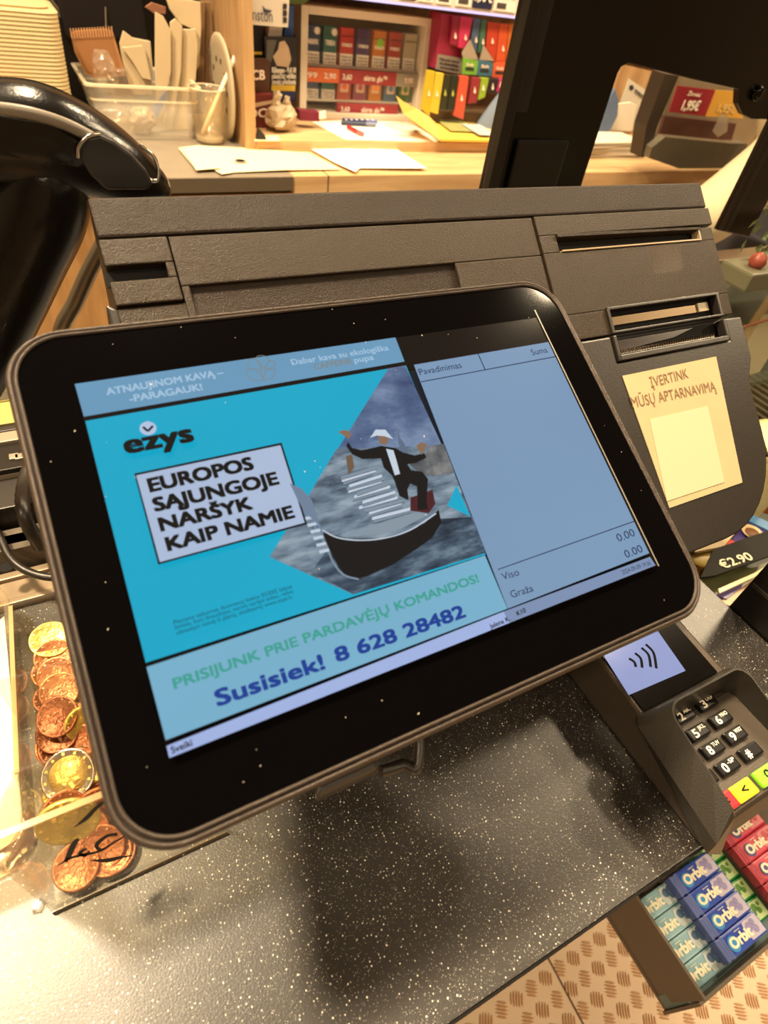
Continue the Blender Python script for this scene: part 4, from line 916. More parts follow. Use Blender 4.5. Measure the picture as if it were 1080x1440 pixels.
obj('printed_centre', MB().lathe([(0.008, 0), (0.007, 0.001), (0, 0.001)], onz(1058, 749, zs - 0.0015), n=20), mat('biscuit brown', (120, 78, 46), 0.5), t)
t = thing('croissant_bag', onz(1075, 700, zs), 'bag of brown pastries at the right edge below the tub', 'pastry')
for k, (x, y) in enumerate(((1066, 708), (1080, 698), (1092, 712))):
    c = onz(x, y, zs - 0.01); obj('pastry', MB().tube(spline([c + Vector((-0.02, 0, 0)), c + Vector((0, 0.004, 0.004)), c + Vector((0.02, 0, 0))], 5), [0.006, 0.008, 0.010, 0.011, 0.012, 0.0125, 0.012, 0.011, 0.010, 0.008, 0.006][:11], 14), mat('baked pastry', (176, 112, 56), 0.5, noise=0.3, nscale=90), t)
obj('pale_label', zpoly([(1060, 660), (1080, 655), (1092, 690), (1070, 690)], zs + 0.004, 0.002), mat('yellow pack paper', (226, 212, 140), 0.5), t)
# price strip
t = thing('price_strip', onz(1040, 790, -0.07), 'black price strip reading 2.90 euro in front of the snacks', 'price label')
obj('strip', MB().prism([onz(*p, -0.072) for p in ((985, 812), (1004, 772), (1092, 742), (1092, 778), (1006, 809))], (0, 0, -0.003)), mat('dark price holder', (22, 19, 13), 0.6, spec=0.2), t)
text('lettering', '€2.90', onz(1018, 799.5, -0.071), onz(1061, 786, -0.071), (0, 0.0100, 0), mat('price white', (236, 226, 190), 0.5), t, 0.013, 0.1)
t = thing('snack_tray', onz(1020, 820, -0.10), 'clear green snack tray in front of the price strip', 'tray')
obj('tray', zpoly([(975, 822), (1000, 800), (1060, 798), (1090, 786), (1040, 840), (1024, 852), (1005, 845)], -0.095, 0.012), mat('olive green tray', (104, 106, 68), 0.35, noise=0.35, nscale=50), t)
obj('purple_wrap', zpoly([(1006, 836), (1020, 824), (1048, 817), (1042, 826), (1022, 842)], -0.088, 0.006), mat('lilac wrap', (124, 110, 170), 0.35, noise=0.2), t)
obj('pink_wrap', zpoly([(1012, 846), (1044, 826), (1062, 812), (1050, 834), (1026, 852)], -0.090, 0.004), mat('pale peach wrap', (216, 176, 136), 0.4), t)
obj('front_lip', zpoly([(1010, 828), (1060, 806), (1084, 792), (1086, 796), (1060, 812), (1012, 834)], -0.080, 0.003), mat('clear lip', (186, 176, 124), 0.25), t)
# black box at the counter end
t = thing('black_bin', (0.36, -0.04, -0.03), 'tall black box standing against the right end of the counter', 'box')
cr = onz(1024.5, 852, 0.0)
obj('shell', MB().box((0.302, -0.054, -0.1295), (0.42, cr.y, 0.12), 0.001), mat('smooth black box', (20, 16, 14), 0.35), t)
obj('ridge', MB().box((0.3008, -0.053, 0.028), (0.3019, cr.y - 0.002, 0.031)), mat('ridge', (44, 38, 32), 0.3), t)

# ------------------------------------------------------------------ back counter
YB = 1.062
t = thing('back_counter', (0.4, 1.35, FLOORZ), 'wood fronted back counter with steel and oak tops along the rear wall', 'counter')
obj('steel_top', MB().box((-2.2, YB, -0.022), (0.334, 1.635, 0.0), 0.001), STEEL, t)
obj('oak_top', MB().box((0.335, YB, -0.032), (2.2, 1.635, 0.0), 0.001), OAK, t)
obj('front_panel', MB().box((-2.2, YB + 0.012, FLOORZ + 0.001), (2.2, 1.60, -0.0325)), wood('oak front', (150, 112, 70), (176, 136, 88), (10, 10, 1.5)), t)
obj('edge_band', MB().box((-2.2, YB - 0.002, -0.024), (0.334, YB - 0.0002, -0.001)), mat('steel edge band', (170, 156, 134), 0.3, 0.8), t)
x1 = ony(462, 246, YB).x
obj('top_joint', MB().box((x1 - 0.001, YB - 0.0006, -0.03), (x1 + 0.001, 1.20, 0.0004)), mat('dark joint', (84, 58, 36), 0.8), t)
# shelf unit
YT = onz(358, 213, 0.0).y
t = thing('shelf_unit', (1.0, 1.4, 0), 'oak shelving unit with an upright side panel on the back counter', 'shelf')
ZS = 0.02
bl_, br_ = onz(344, 210, 0).x, onz(357.5, 210, 0).x
obj('side_panel', MB().box((bl_, YT, 0.0), (br_, 1.60, 0.9), 0.001), OAKV, t)
obj('bottom_shelf', MB().box((br_ + 0.0005, YT, 0.0), (2.1, 1.60, ZS), 0.001), OAK, t)
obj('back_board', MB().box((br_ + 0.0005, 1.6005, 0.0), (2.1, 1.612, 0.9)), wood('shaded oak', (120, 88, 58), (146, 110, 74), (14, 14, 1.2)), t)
e0 = ony(517, 0, 1.33); e1 = ony(728, 28, 1.33)
obj('upper_shelf', MB().box((br_ + 0.0005, 1.34, e0.z + 0.004), (2.1, 1.60, e0.z + 0.024)), OAK, t)
obj('light_strip', MB().box((br_ + 0.02, 1.332, e0.z - 0.002), (2.1, 1.3395, e0.z + 0.002)), mat('lit strip', (206, 190, 230), 0.4, emit=1.6), t)
obj('label_rail', MB().box((br_ + 0.02, 1.330, e0.z + 0.003), (2.1, 1.3315, e0.z + 0.052)), mat('price rail', (216, 206, 200), 0.4), t)
# price tickets in the rail
yt_ = 1.3290
for k, (xa, xb, kind, s) in enumerate(((560, 583, 'navy', ''), (586, 608, 'white', '1,80'), (612, 634, 'white', ''), (640, 662, 'white', '1,90'), (664, 692, 'navy', '1,70 €'), (695, 726, 'white', '4,79'))):
    xw0, xw1 = ony(xa, 8, yt_).x, ony(xb, 8, yt_).x
    z0 = ony((xa + xb) / 2, 0.112 * ((xa + xb) / 2) - 57.5, yt_).z; z0 = e0.z + 0.008
    tk = obj('price_ticket', MB().box((xw0, yt_ - 0.001, z0), (xw1, yt_, z0 + 0.040)), mat('ticket ' + kind, (30, 34, 66) if kind == 'navy' else (228, 222, 210), 0.5), t)
    if s: text('lettering', s, (xw0 + 0.004, yt_ - 0.002, z0 + (0.012 if kind == 'navy' else 0.022)), (xw1 - 0.004, yt_ - 0.002, z0 + (0.012 if kind == 'navy' else 0.022)), (0, 0, 0.016 if kind == 'navy' else 0.008), mat('ticket print ' + kind, (235, 230, 220) if kind == 'navy' else (60, 56, 60), 0.5), tk, 0.03)
    if kind == 'white':
        mb = MB()
        for i in range(12): mb.box((xw0 + 0.006 + i * 0.0022, yt_ - 0.0016, z0 + 0.004), (xw0 + 0.0074 + i * 0.0022, yt_ - 0.001, z0 + 0.014))
        obj('printed_bars', mb, mat('ticket print white', (60, 56, 60), 0.5), tk)

# ---- cigarette cabinet
YC = 1.40
cx0, cx1, cz0, cz1 = 0.476, 0.796, ZS, 0.219
t = thing('tobacco_cabinet', ((cx0 + cx1) / 2, YC, cz0), 'white framed glass cabinet of tobacco packs on the back shelf', 'cabinet')
FRM = mat('white cabinet frame', (214, 200, 178), 0.45)
obj('frame', MB().box((cx0, YC, cz0), (cx0 + 0.016, YC + 0.09, cz1), 0.001).box((cx1 - 0.016, YC, cz0), (cx1, YC + 0.09, cz1), 0.001).box((cx0 + 0.016, YC, cz1 - 0.014), (cx1 - 0.016, YC + 0.09, cz1), 0.001).box((cx0 + 0.016, YC, cz0), (cx1 - 0.016, YC + 0.09, cz0 + 0.012), 0.001), FRM, t)
obj('back_panel', MB().box((cx0 + 0.016, YC + 0.084, cz0 + 0.012), (cx1 - 0.016, YC + 0.088, cz1 - 0.014)), mat('cabinet inner back', (150, 138, 120), 0.6), t)
ix0, ix1 = cx0 + 0.018, cx1 - 0.018
sh1 = 0.118; sh2 = cz0 + 0.034
obj('shelf', MB().box((ix0, YC + 0.02, sh1 - 0.003), (ix1, YC + 0.083, sh1)), FRM, t)
obj('shelf', MB().box((ix0, YC + 0.02, sh2 - 0.003), (ix1, YC + 0.083, sh2)), FRM, t)
RED = mat('crimson shelf strip', (150, 34, 44), 0.4); ORG = mat('orange shelf strip', (206, 96, 40), 0.4); SV = mat('silvery strip end', (150, 140, 126), 0.4)
wv = (ix1 - ix0)
for zz_, h in ((sh1 - 0.030, 0.026), (sh2 - 0.028, 0.024)):
    if zz_ > 0.06:
        obj('strip', MB().box((ix0, YC + 0.010, zz_), (ix0 + wv * 0.13, YC + 0.018, zz_ + h)), ORG, t); obj('strip', MB().box((ix0 + wv * 0.13, YC + 0.010, zz_), (ix0 + wv * 0.28, YC + 0.018, zz_ + h)), ORG, t)
        obj('strip', MB().box((ix0 + wv * 0.28, YC + 0.010, zz_), (ix0 + wv * 0.80, YC + 0.018, zz_ + h)), RED, t); obj('strip', MB().box((ix0 + wv * 0.80, YC + 0.010, zz_), (ix1, YC + 0.018, zz_ + h)), SV, t)
        lt = (('99', 0.01, 0.09), ('2,90', 0.15, 0.25), ('3,60', 0.31, 0.39), ('skirts', 0.50, 0.60), ('glo™', 0.62, 0.71), ('9,90', 0.88, 0.96))
    else:
        obj('strip', MB().box((ix0 + wv * 0.28, YC + 0.010, zz_), (ix0 + wv * 0.85, YC + 0.018, zz_ + h)), RED, t)
        lt = (('3,60', 0.31, 0.39), ('skirts', 0.50, 0.60), ('glo™', 0.62, 0.71))
    for s, a, b_ in lt: text('lettering', s, (ix0 + wv * a, YC + 0.009, zz_ + 0.008), (ix0 + wv * b_, YC + 0.009, zz_ + 0.008), (0, 0, 0.010), mat('strip print', (236, 214, 196), 0.5), t, 0.03)
obj('door_glass', MB().box((cx0 + 0.016, YC + 0.002, cz0 + 0.012), (cx1 - 0.016, YC + 0.004, cz1 - 0.014)), mat('cabinet glass', (240, 240, 235), 0.05, trans=0.9, alpha=0.10), t)
WH2 = mat('white warning panel', (224, 214, 200), 0.6); INK = mat('small print ink', (40, 36, 38), 0.6)
def pack(x, z, w_, h, col, name, label, warn, brand, sym=None, y=YC + 0.024, d=0.022, bc=(235, 225, 210), group='tobacco packs in the white cabinet'):
    o = thing(name, (x + w_ / 2, y + d / 2, z), label, 'tobacco pack', group)
    obj('carton', MB().box((x, y, z), (x + w_, y + d, z + h), 0.0008), mat('pack ' + str(col), col, 0.35), o)
    obj('lid_band', MB().box((x + 0.0005, y - 0.0004, z + h * 0.78), (x + w_ - 0.0005, y - 0.0001, z + h * 0.80)), mat('pack seam', (30, 26, 30), 0.5), o)
    if warn:
        wp = obj('warning_panel', MB().box((x + 0.001, y - 0.0008, z + 0.001), (x + w_ - 0.001, y - 0.0002, z + h * 0.33)), WH2, o)
        for i in range(3): text('lettering', ['Rūkymas', 'sukelia vėžį', 'ir žudo'][i], (x + 0.004, y - 0.0012, z + h * 0.23 - i * h * 0.085), (x + w_ - 0.004, y - 0.0012, z + h * 0.23 - i * h * 0.085), (0, 0, h * 0.05), INK, wp, 0.02)
    else:
        obj('window_print', MB().box((x + w_ * 0.2, y - 0.0008, z + h * 0.35), (x + w_ * 0.8, y - 0.0002, z + h * 0.8)), mat('pack light print ' + str(bc), bc, 0.5), o)
    if brand: text('lettering', brand, (x + w_ * 0.15, y - 0.0012, z + h * 0.52), (x + w_ * 0.85, y - 0.0012, z + h * 0.52), (0, 0, h * 0.13), mat('pack brand print', bc, 0.5), o, 0.02)
    if sym: obj('seal', MB().lathe([(w_ * 0.2, 0), (w_ * 0.2, 0.0006)], (x + w_ * 0.78, y, z + h * 0.86), Matrix.Rotation(math.radians(90), 3, 'X'), 16), WH2, o)
    return o
top = [((22, 48, 92), 'NEAFIX', 'navy', 1), ((18, 92, 84), 'TEREA', 'teal', 1), ((196, 40, 40), 'neo', 'red', 0), ((58, 38, 96), 'neo', 'purple', 0), ((216, 122, 44), 'neo', 'orange', 0), ((176, 48, 44), 'neo', 'dark red', 0), ((190, 178, 150), '', 'beige', 0)]
step = wv / 7
for k, (c, b_, cn, sy) in enumerate(top):
    o = pack(ix0 + k * step + 0.003, sh1 + 0.0003, step - 0.008, 0.068, c, 'tobacco_pack', cn + ' tobacco pack with white warning on the cabinet upper shelf', True, b_, sy)
    if cn == 'orange': obj('green_dot', MB().lathe([(0.009, 0), (0.009, 0.0006)], (ix0 + k * step + step / 2, YC + 0.023, sh1 + 0.046), Matrix.Rotation(math.radians(90), 3, 'X'), 18), mat('lime dot', (120, 180, 50), 0.5), o)
bot = [((44, 70, 120), 'navy blue', 1), ((30, 104, 88), 'teal green', 1), ((206, 84, 56), 'coral', 0), ((156, 70, 96), 'plum', 0), ((222, 134, 40), 'amber', 0), ((70, 118, 160), 'sky blue', 0), ((70, 124, 66), 'leaf green', 0)]
for k, (c, cn, wn) in enumerate(bot):
    o = pack(ix0 + k * step + 0.002, sh2 + 0.0003, step - 0.006, 0.056 if wn else 0.044, c, 'tobacco_pack', cn + ' tobacco pack on the cabinet lower shelf', bool(wn), '', wn, bc=(216, 190, 160))
    if not wn: obj('emblem', MB().lathe([(0.006, 0), (0.006, 0.0006)], (ix0 + k * step + step / 2 - 0.001, YC + 0.0228, sh2 + 0.026), Matrix.Rotation(math.radians(90), 3, 'X'), 16), mat('emblem ' + cn, tuple(min(255, int(x * 1.15)) for x in c), 0.5), o)
# ---- slab helper: outline in an upright plane with real thickness
def slab(name, pts, y, d, m, parent=None, bev=0.0, zmin=None, **kw):
    P = [ony(px, py, y) for px, py in pts]
    if zmin is not None:
        for p in P: p.z = max(p.z, zmin)
    return obj(name, MB().prism(P, (0, d, 0)), m, parent, bevel=bev, **kw)
c2 = lambda x, y: (330 + x / 2.7, y / 2.7)
def c2p(*a): return [c2(*p) for p in a]
# ---- vape displays right of the cabinet
YV = 1.36
t = thing('carton_display', ony(635, 100, YV), 'magenta tobacco carton display with grey warning band right of the cabinet', 'carton')
slab('carton', c2p((785, 52), (905, 62), (862, 285), (762, 262)), YV, 0.05, mat('magenta carton', (166, 30, 70), 0.4, noise=0.15), t, 0.001)
slab('warning_band', c2p((772, 205), (868, 222), (858, 282), (763, 262)), YV - 0.001, 0.0008, mat('grey warning band', (140, 126, 112), 0.5), t)
slab('green_flash', c2p((862, 190), (890, 150), (905, 62), (900, 190), (868, 225)), YV - 0.002, 0.0008, mat('vape green', (120, 176, 60), 0.5), t)
for i in range(3): text('lettering', ['Pakuotė skirta', 'tik pilnamečiams', 'vartotojams'][i], ony(*c2(778, 228 + i * 15), YV - 0.0015), ony(*c2(850, 240 + i * 15), YV - 0.0015), (0, 0, 0.005), INK, t, 0.02)
UP = [((830, 60), (855, 62), (845, 175), (822, 170), (150, 26, 60), 'dark magenta'), ((858, 62), (905, 68), (880, 190), (848, 180), (216, 44, 96), 'bright pink'), ((908, 70), (935, 72), (918, 200), (896, 190), (70, 96, 130), 'slate blue'), ((938, 74), (958, 76), (945, 205), (925, 200), (62, 110, 90), 'dark green'),
      ((962, 84), (1005, 88), (988, 238), (955, 185), (206, 60, 40), 'tomato red'), ((1008, 90), (1040, 92), (1026, 240), (992, 236), (226, 84, 44), 'orange red'), ((1043, 92), (1072, 94), (1055, 240), (1030, 240), (222, 110, 40), 'orange')]
for k, (a, b_, c, d, col, cn) in enumerate(UP):
    o = thing('vape_box', ony(*c2(*d), YV - 0.012), cn + ' slim vape box on the upper display row', 'box', 'slim vape boxes on the upper row')
    slab('carton', c2p(a, b_, c, d), YV - 0.012 - 0.0006 * k, 0.010, mat('vape ' + cn, col, 0.35), o, 0.0006)
    cxm, cym = (a[0] + b_[0]) / 2 - 4, (a[1] + d[1]) / 2 + 20
    slab('drop_print', c2p((cxm - 5, cym + 8), (cxm, cym - 12), (cxm + 5, cym + 8), (cxm, cym + 14)), YV - 0.0135 - 0.0006 * k, 0.0006, mat('vape drop print', (232, 214, 200), 0.5), o)
for (pts, col, cn) in ((((868, 220), (925, 232), (918, 285), (864, 282)), (112, 186, 60), 'lime green'), (((925, 228), (982, 238), (975, 290), (920, 286)), (52, 110, 140), 'blue'), (((985, 238), (1036, 238), (1028, 295), (978, 292)), (226, 92, 52), 'orange')):
    o = thing('vape_tray', ony(*c2(*pts[3]), YV - 0.02), cn + ' display tray front below the slim vape boxes', 'tray', 'vape display tray fronts')
    slab('front', c2p(*pts), YV - 0.022, 0.003, mat('tray ' + cn, col, 0.4), o)
    cx_, cy_ = (pts[0][0] + pts[2][0]) / 2, (pts[0][1] + pts[2][1]) / 2
    slab('print', c2p((cx_ - 16, cy_ + 4), (cx_ + 16, cy_ + 6), (cx_ + 15, cy_ + 16), (cx_ - 17, cy_ + 14)), YV - 0.0228, 0.0006, mat('tray print dark', (40, 40, 44), 0.5), o)
    text('lettering', 'Salt', ony(*c2(cx_ - 14, cy_ - 2), YV - 0.0232), ony(*c2(cx_ + 14, cy_), YV - 0.0232), (0, 0, 0.006), mat('strip print', (236, 214, 196), 0.5), o, 0.03)
    # flared grey wing of the tray
for pts in (((862, 200), (895, 150), (925, 228), (868, 222)), ((945, 170), (985, 232), (930, 228))):
    slab('tray_wing', c2p(*pts), YV - 0.0185, 0.001, mat('grey card wing', (150, 136, 118), 0.6), [o for o in COL.objects if o.get('label', '').startswith('lime green display' if pts[0][0] < 900 else 'blue display')][0])
LOW = [((735, 268), (762, 272), (740, 440), (712, 415), (214, 190, 40), 'mustard yellow'), ((765, 276), (795, 280), (772, 435), (742, 425), (226, 206, 60), 'bright yellow'), ((797, 284), (822, 286), (802, 420), (778, 415), (36, 40, 24), 'black and lime'), ((825, 286), (852, 288), (832, 420), (806, 418), (26, 32, 24), 'black'),
       ((856, 288), (890, 292), (868, 455), (832, 440), (220, 84, 60), 'orange pink'), ((905, 295), (936, 298), (918, 390), (888, 395), (146, 40, 50), 'dark red'), ((938, 296), (966, 298), (950, 370), (925, 380), (150, 190, 50), 'lime'), ((970, 298), (1004, 300), (990, 360), (955, 350), (30, 26, 34), 'dark'), ((1006, 300), (1024, 300), (1014, 345), (994, 350), (190, 40, 110), 'purple pink')]
for k, (a, b_, c, d, col, cn) in enumerate(LOW):
    o = thing('vape_box', ony(*c2(*d), YV - 0.03), cn + ' slim vape box on the lower display row', 'box', 'slim vape boxes on the lower row')
    slab('carton', c2p(a, b_, c, d), YV - 0.03 - 0.0006 * k, 0.011, mat('vape ' + cn, col, 0.35), o, 0.0006)
    cxm, cym = (a[0] + c[0]) / 2, (a[1] + c[1]) / 2
    slab('drop_print', c2p((cxm - 4, cym + 8), (cxm + 1, cym - 14), (cxm + 5, cym + 8), (cxm, cym + 14)), YV - 0.0312 - 0.0006 * k, 0.0006, mat('vape drop lime', (196, 210, 80), 0.5) if k == 2 or k == 3 else mat('vape drop print', (232, 214, 200), 0.5), o)
obj('display_stand', MB().box((0.80, YV + 0.002, ZS + 0.0002), (1.25, YV + 0.05, ZS + 0.03)), mat('stand card', (120, 96, 70), 0.6), None, 'low card stand under the vape boxes', 'stand')
# blue-grey cap-like pouch
c = ony(692, 152, 1.325); mb = MB(); loops = []
for k in range(9):
    f_ = k / 8; rr_ = 0.062 * math.sin(math.pi * (0.08 + 0.46 * f_)) ; z_ = ZS + 0.075 * (1 - f_) if False else ZS + 0.002 + 0.078 * (1 - math.sin(math.pi / 2 * f_))
    loops.append([Vector((c.x + 0.03 + math.cos(a) * rr_ * 1.1, c.y + math.sin(a) * rr_ * 0.45, z_ + 0.004 * math.sin(3 * a))) for a in [2 * math.pi * i / 28 for i in range(28)]])
mb.loft(loops, True, True, True); obj('cloth_bundle', mb, mat('blue grey cloth', (104, 116, 132), 0.75, noise=0.15, nscale=25), None, 'blue grey rounded cloth bundle beside the black guard', 'cloth')

# ---- left of the cabinet
t = thing('brand_sign', ony(*c2(135, 100), 1.30), 'white tobacco sign with a dark bird and small badges', 'sign')
slab('board', c2p((45, -20), (208, -5), (202, 104), (45, 92)), 1.30, 0.004, mat('sign white', (206, 196, 182), 0.5), t)
text('lettering', 'Winston', ony(*c2(22, 72), 1.2985), ony(*c2(144, 84), 1.2985), (0, 0, 0.018), mat('sign navy', (54, 56, 76), 0.5), t, 0.01)
slab('bird_emblem', c2p((106, 20), (116, 34), (142, 40), (128, 50), (110, 46)), 1.2988, 0.0006, mat('sign navy', (54, 56, 76), 0.5), t)
for k in range(3): slab('badge', c2p((184, 14 + k * 26), (199, 15 + k * 26), (198, 35 + k * 26), (183, 34 + k * 26)), 1.2988, 0.0006, mat('sign dark badge', (50, 46, 48), 0.5), t)
t = thing('warning_poster', ony(*c2(185, 390), 1.36), 'dark carton with a grey torso picture, white text and a yellow band', 'carton')
slab('carton', c2p((112, 140), (238, 142), (232, 385), (128, 388)), 1.36, 0.03, mat('near black carton', (26, 22, 24), 0.45), t)
slab('torso_print', c2p((170, 160), (190, 155), (205, 180), (215, 225), (205, 255), (160, 250), (145, 215), (165, 190)), 1.3588, 0.0006, mat('torso print', (166, 140, 112), 0.6, noise=0.2), t)
slab('grey_print', c2p((122, 152), (160, 152), (150, 185), (140, 235), (120, 235)), 1.3592, 0.0006, mat('grey print', (74, 70, 62), 0.6), t)
for i, s in enumerate(('Rūkymas - 9 iš 10', 'plaučių vėžio', 'atvejų priežastis')): text('lettering', s, ony(*c2(142, 276 + i * 22), 1.3585), ony(*c2(232, 276 + i * 22), 1.3585), (0, 0, 0.009), mat('poster text', (214, 204, 186), 0.5), t, 0.03)
slab('yellow_band', c2p((140, 322), (230, 324), (229, 346), (139, 344)), 1.3588, 0.0006, mat('yellow band', (206, 172, 50), 0.5), t)
slab('blue_band', c2p((138, 346), (229, 348), (226, 384), (132, 380)), 1.3588, 0.0006, mat('navy band', (34, 40, 84), 0.5), t)
t = thing('rolling_paper_carton', ony(*c2(100, 360), 1.33), 'brown rolling paper carton lettered OCB beside the oak panel', 'carton')
slab('carton', c2p((40, 230), (136, 232), (132, 352), (40, 345)), 1.33, 0.03, mat('brown carton', (72, 42, 26), 0.5), t)
text('lettering', 'OCB', ony(*c2(36, 304), 1.3288), ony(*c2(114, 302), 1.3288), (0, 0, 0.016), mat('strip print', (236, 214, 196), 0.5), t, 0.03)
t = thing('rolling_paper_carton', ony(*c2(100, 480), 1.31), 'red and white rolling paper carton at the foot of the oak panel', 'carton')
slab('carton', c2p((40, 362), (150, 360), (146, 486), (40, 486)), 1.31, 0.03, mat('dark red carton', (96, 32, 26), 0.5, noise=0.3, nscale=30), t)
text('lettering', 'OCB', ony(*c2(48, 448), 1.3088), ony(*c2(150, 442), 1.3088), (0, 0, 0.015), mat('strip print', (236, 214, 196), 0.5), t, 0.03)
slab('white_stripe', c2p((74, 392), (146, 380), (148, 392), (78, 408)), 1.3088, 0.0006, mat('pale stripe', (180, 150, 120), 0.5), t)
slab('dark_can', c2p((50, 96), (108, 98), (104, 225), (50, 222)), 1.37, 0.03, mat('black pack', (22, 20, 22), 0.4), None, label='black pack with a yellow stripe under the white sign', cat='carton')
slab('yellow_stripe', c2p((60, 195), (105, 197), (104, 208), (60, 206)), 1.3685, 0.0006, mat('yellow band', (206, 172, 50), 0.5), None).parent = bpy.data.objects['dark_can']
o = bpy.data.objects['yellow_stripe']; o.location = Vector(o.location) - Vector(bpy.data.objects['dark_can'].location)
slab('blue_pack', c2p((200, 20), (225, 22), (222, 150), (188, 146)), 1.375, 0.03, mat('blue pack', (50, 84, 136), 0.4), None, label='blue pack standing between the sign and the cabinet', cat='carton')
slab('white_pack', c2p((132, 98), (182, 100), (178, 140), (128, 136)), 1.372, 0.02, mat('white pack', (190, 178, 158), 0.5), None, label='small white pack just under the sign', cat='carton')
slab('green_pack', c2p((206, -20), (300, -10), (262, 14), (206, 16)), 1.374, 0.02, mat('green leafy pack', (84, 110, 50), 0.5, noise=0.3), None, label='green pack end hanging over the cabinet', cat='carton')
# crumpled plastic bag
slab('pink_box', c2p((245, 418), (325, 428), (322, 462), (248, 458)), 1.31, 0.025, mat('plum box', (110, 26, 52), 0.4), None, 0.001, label='small plum coloured box in front of the cabinet corner', cat='box')
slab('white_tag', c2p((322, 424), (346, 420), (346, 450), (322, 452)), 1.30, 0.002, WHITE, None, label='small white tag next to the plum coloured box', cat='tag')
a = onz(*c2(75, 520), ZS); obj('paper_slip', MB().prism([onz(*c2(*p), ZS + 0.0005) for p in ((75, 515), (165, 515), (172, 536), (76, 536))], (0, 0, 0.0008)), CREAM, None, 'cream slip under the dark clip on the shelf', 'paper')
c = onz(*c2(104, 532), ZS + 0.001); obj('clip', MB().prism([(c.x - 0.011, c.y, ZS + 0.0015), (c.x + 0.010, c.y, ZS + 0.0015), (c.x + 0.006, c.y, ZS + 0.010), (c.x - 0.006, c.y, ZS + 0.021)], (0, 0.01, 0)), mat('clip black', (30, 28, 30), 0.4), None, 'small black clip on the cream slip', 'clip', bevel=0.001)
# papers on the shelf
def sheet(name, pts, z, m, label, cat='paper', wav=0.0, th_=0.0007, group=None):
    P = [onz(px, py, z) for px, py in pts]
    for i, p in enumerate(P): p.z = z + (wav if i % 2 else 0)
    n = len(P); c = sum(P, Vector()) / n; c.z = z + wav * 0.8
    mb = MB(); T = P + [c]; B = [p - Vector((0, 0, th_)) for p in T]
    mb.add(T + B, [(i, (i + 1) % n, n) for i in range(n)] + [(n + 1 + (i + 1) % n, n + 1 + i, 2 * n + 1) for i in range(n)] + [(i, n + 1 + i, n + 1 + (i + 1) % n, (i + 1) % n) for i in range(n)])
    return obj(name, mb, m, None, label, cat, group)
sheet('paper_sheet', c2p((292, 462), (420, 456), (650, 462), (780, 528), (770, 538), (420, 530)), ZS + 0.0012, WHITE, 'white printed sheets spread in front of the tobacco cabinet')
sheet('paper_sheet', c2p((560, 470), (650, 460), (740, 500), (640, 502)), ZS + 0.0024, mat('grey printed sheet', (200, 190, 172), 0.7), 'greyish printed sheet next to the padded envelope')
for pts, col, lab in ((((410, 455), (540, 462)), (36, 46, 96), 'dark blue pen in front of the cabinet'), (((405, 466), (535, 474)), (50, 56, 80), 'second blue pen lying nearer the counter edge'), (((430, 482), (486, 510)), (180, 40, 44), 'red pen lying across the white sheets')):
    a, b_ = [onz(*c2(*p), ZS + 0.006) for p in pts]; o = thing('pen', (a + b_) / 2, lab, 'pen')
    obj('barrel', MB().tube([a, a + (b_ - a) * 0.7], 0.0042, 10), mat(lab, col, 0.35), o); obj('cap', MB().tube([a + (b_ - a) * 0.7, b_], 0.0046, 10), mat(lab + ' cap', tuple(min(255, x + 60) for x in col), 0.35), o)
for k in range(6):
    a = onz(*c2(418 + k * 20, 452), ZS + 0.0115)
    obj('grip_ring', MB().box((a.x, a.y - 0.006, ZS + 0.0108), (a.x + 0.004, a.y - 0.001, ZS + 0.0120)), WHITE, [o for o in COL.objects if o.get('label') == 'dark blue pen in front of the cabinet'][0])
ENV = mat('mustard padded envelope', (214, 168, 84), 0.6, noise=0.06)
t = thing('padded_envelope', onz(*c2(850, 520), ZS), 'mustard padded envelope with its flap raised in front of the vape boxes', 'envelope')
obj('pouch', MB().prism([onz(*c2(*p), ZS + 0.004) for p in ((700, 470), (782, 538), (990, 542), (990, 510), (900, 470), (780, 452))], (0, 0, 0.006)), mat('bright yellow envelope', (226, 186, 76), 0.6), t, bevel=0.001)
slabp = [onz(*c2(782, 536), ZS + 0.008), ony(*c2(775, 480), 1.21), ony(*c2(740, 445), 1.225), ony(*c2(690, 415), 1.24), ony(*c2(640, 388), 1.25), ony(*c2(614, 366), 1.255), ony(*c2(640, 430), 1.245), onz(*c2(690, 480), ZS + 0.008)]
obj('flap', MB().prism(slabp, (0.0, 0.003, 0.001)), ENV, t)
sheet('leaflet', c2p((760, 450), (830, 436), (915, 486), (905, 500), (820, 496)), ZS + 0.014, mat('yellow green leaflet', (150, 150, 90), 0.5, noise=0.3), 'yellow green leaflet on the padded envelope', 'leaflet')
sheet('leaflet', c2p((860, 470), (930, 472), (980, 500), (975, 514), (930, 512)), ZS + 0.016, mat('bluish leaflet', (176, 180, 180), 0.5), 'pale leaflet overhanging the padded envelope', 'leaflet')
# napkins on the counter front strip
sheet('napkin', [(433, 207), (470, 203), (516, 200), (527, 208), (555, 208), (600, 238), (506, 236), (500, 243), (470, 228)], 0.0045, mat('bright napkin', (246, 238, 222), 0.7), 'white folded napkin on the oak counter below the cabinet', 'napkin', 0.002)
sheet('paper_bag_sheet', [(251, 208), (275, 206), (330, 207), (434, 216), (480, 238), (400, 240), (330, 242), (312, 246), (300, 238), (275, 238)], 0.0032, CREAM, 'cream paper sheets lying across the steel and oak joint', 'paper', 0.0015)
sheet('paper_bag_sheet', [(256, 207), (280, 205), (300, 222), (310, 237), (276, 239)], 0.0060, CREAM, 'cream paper corner folded over at the cup', 'paper', 0.001)
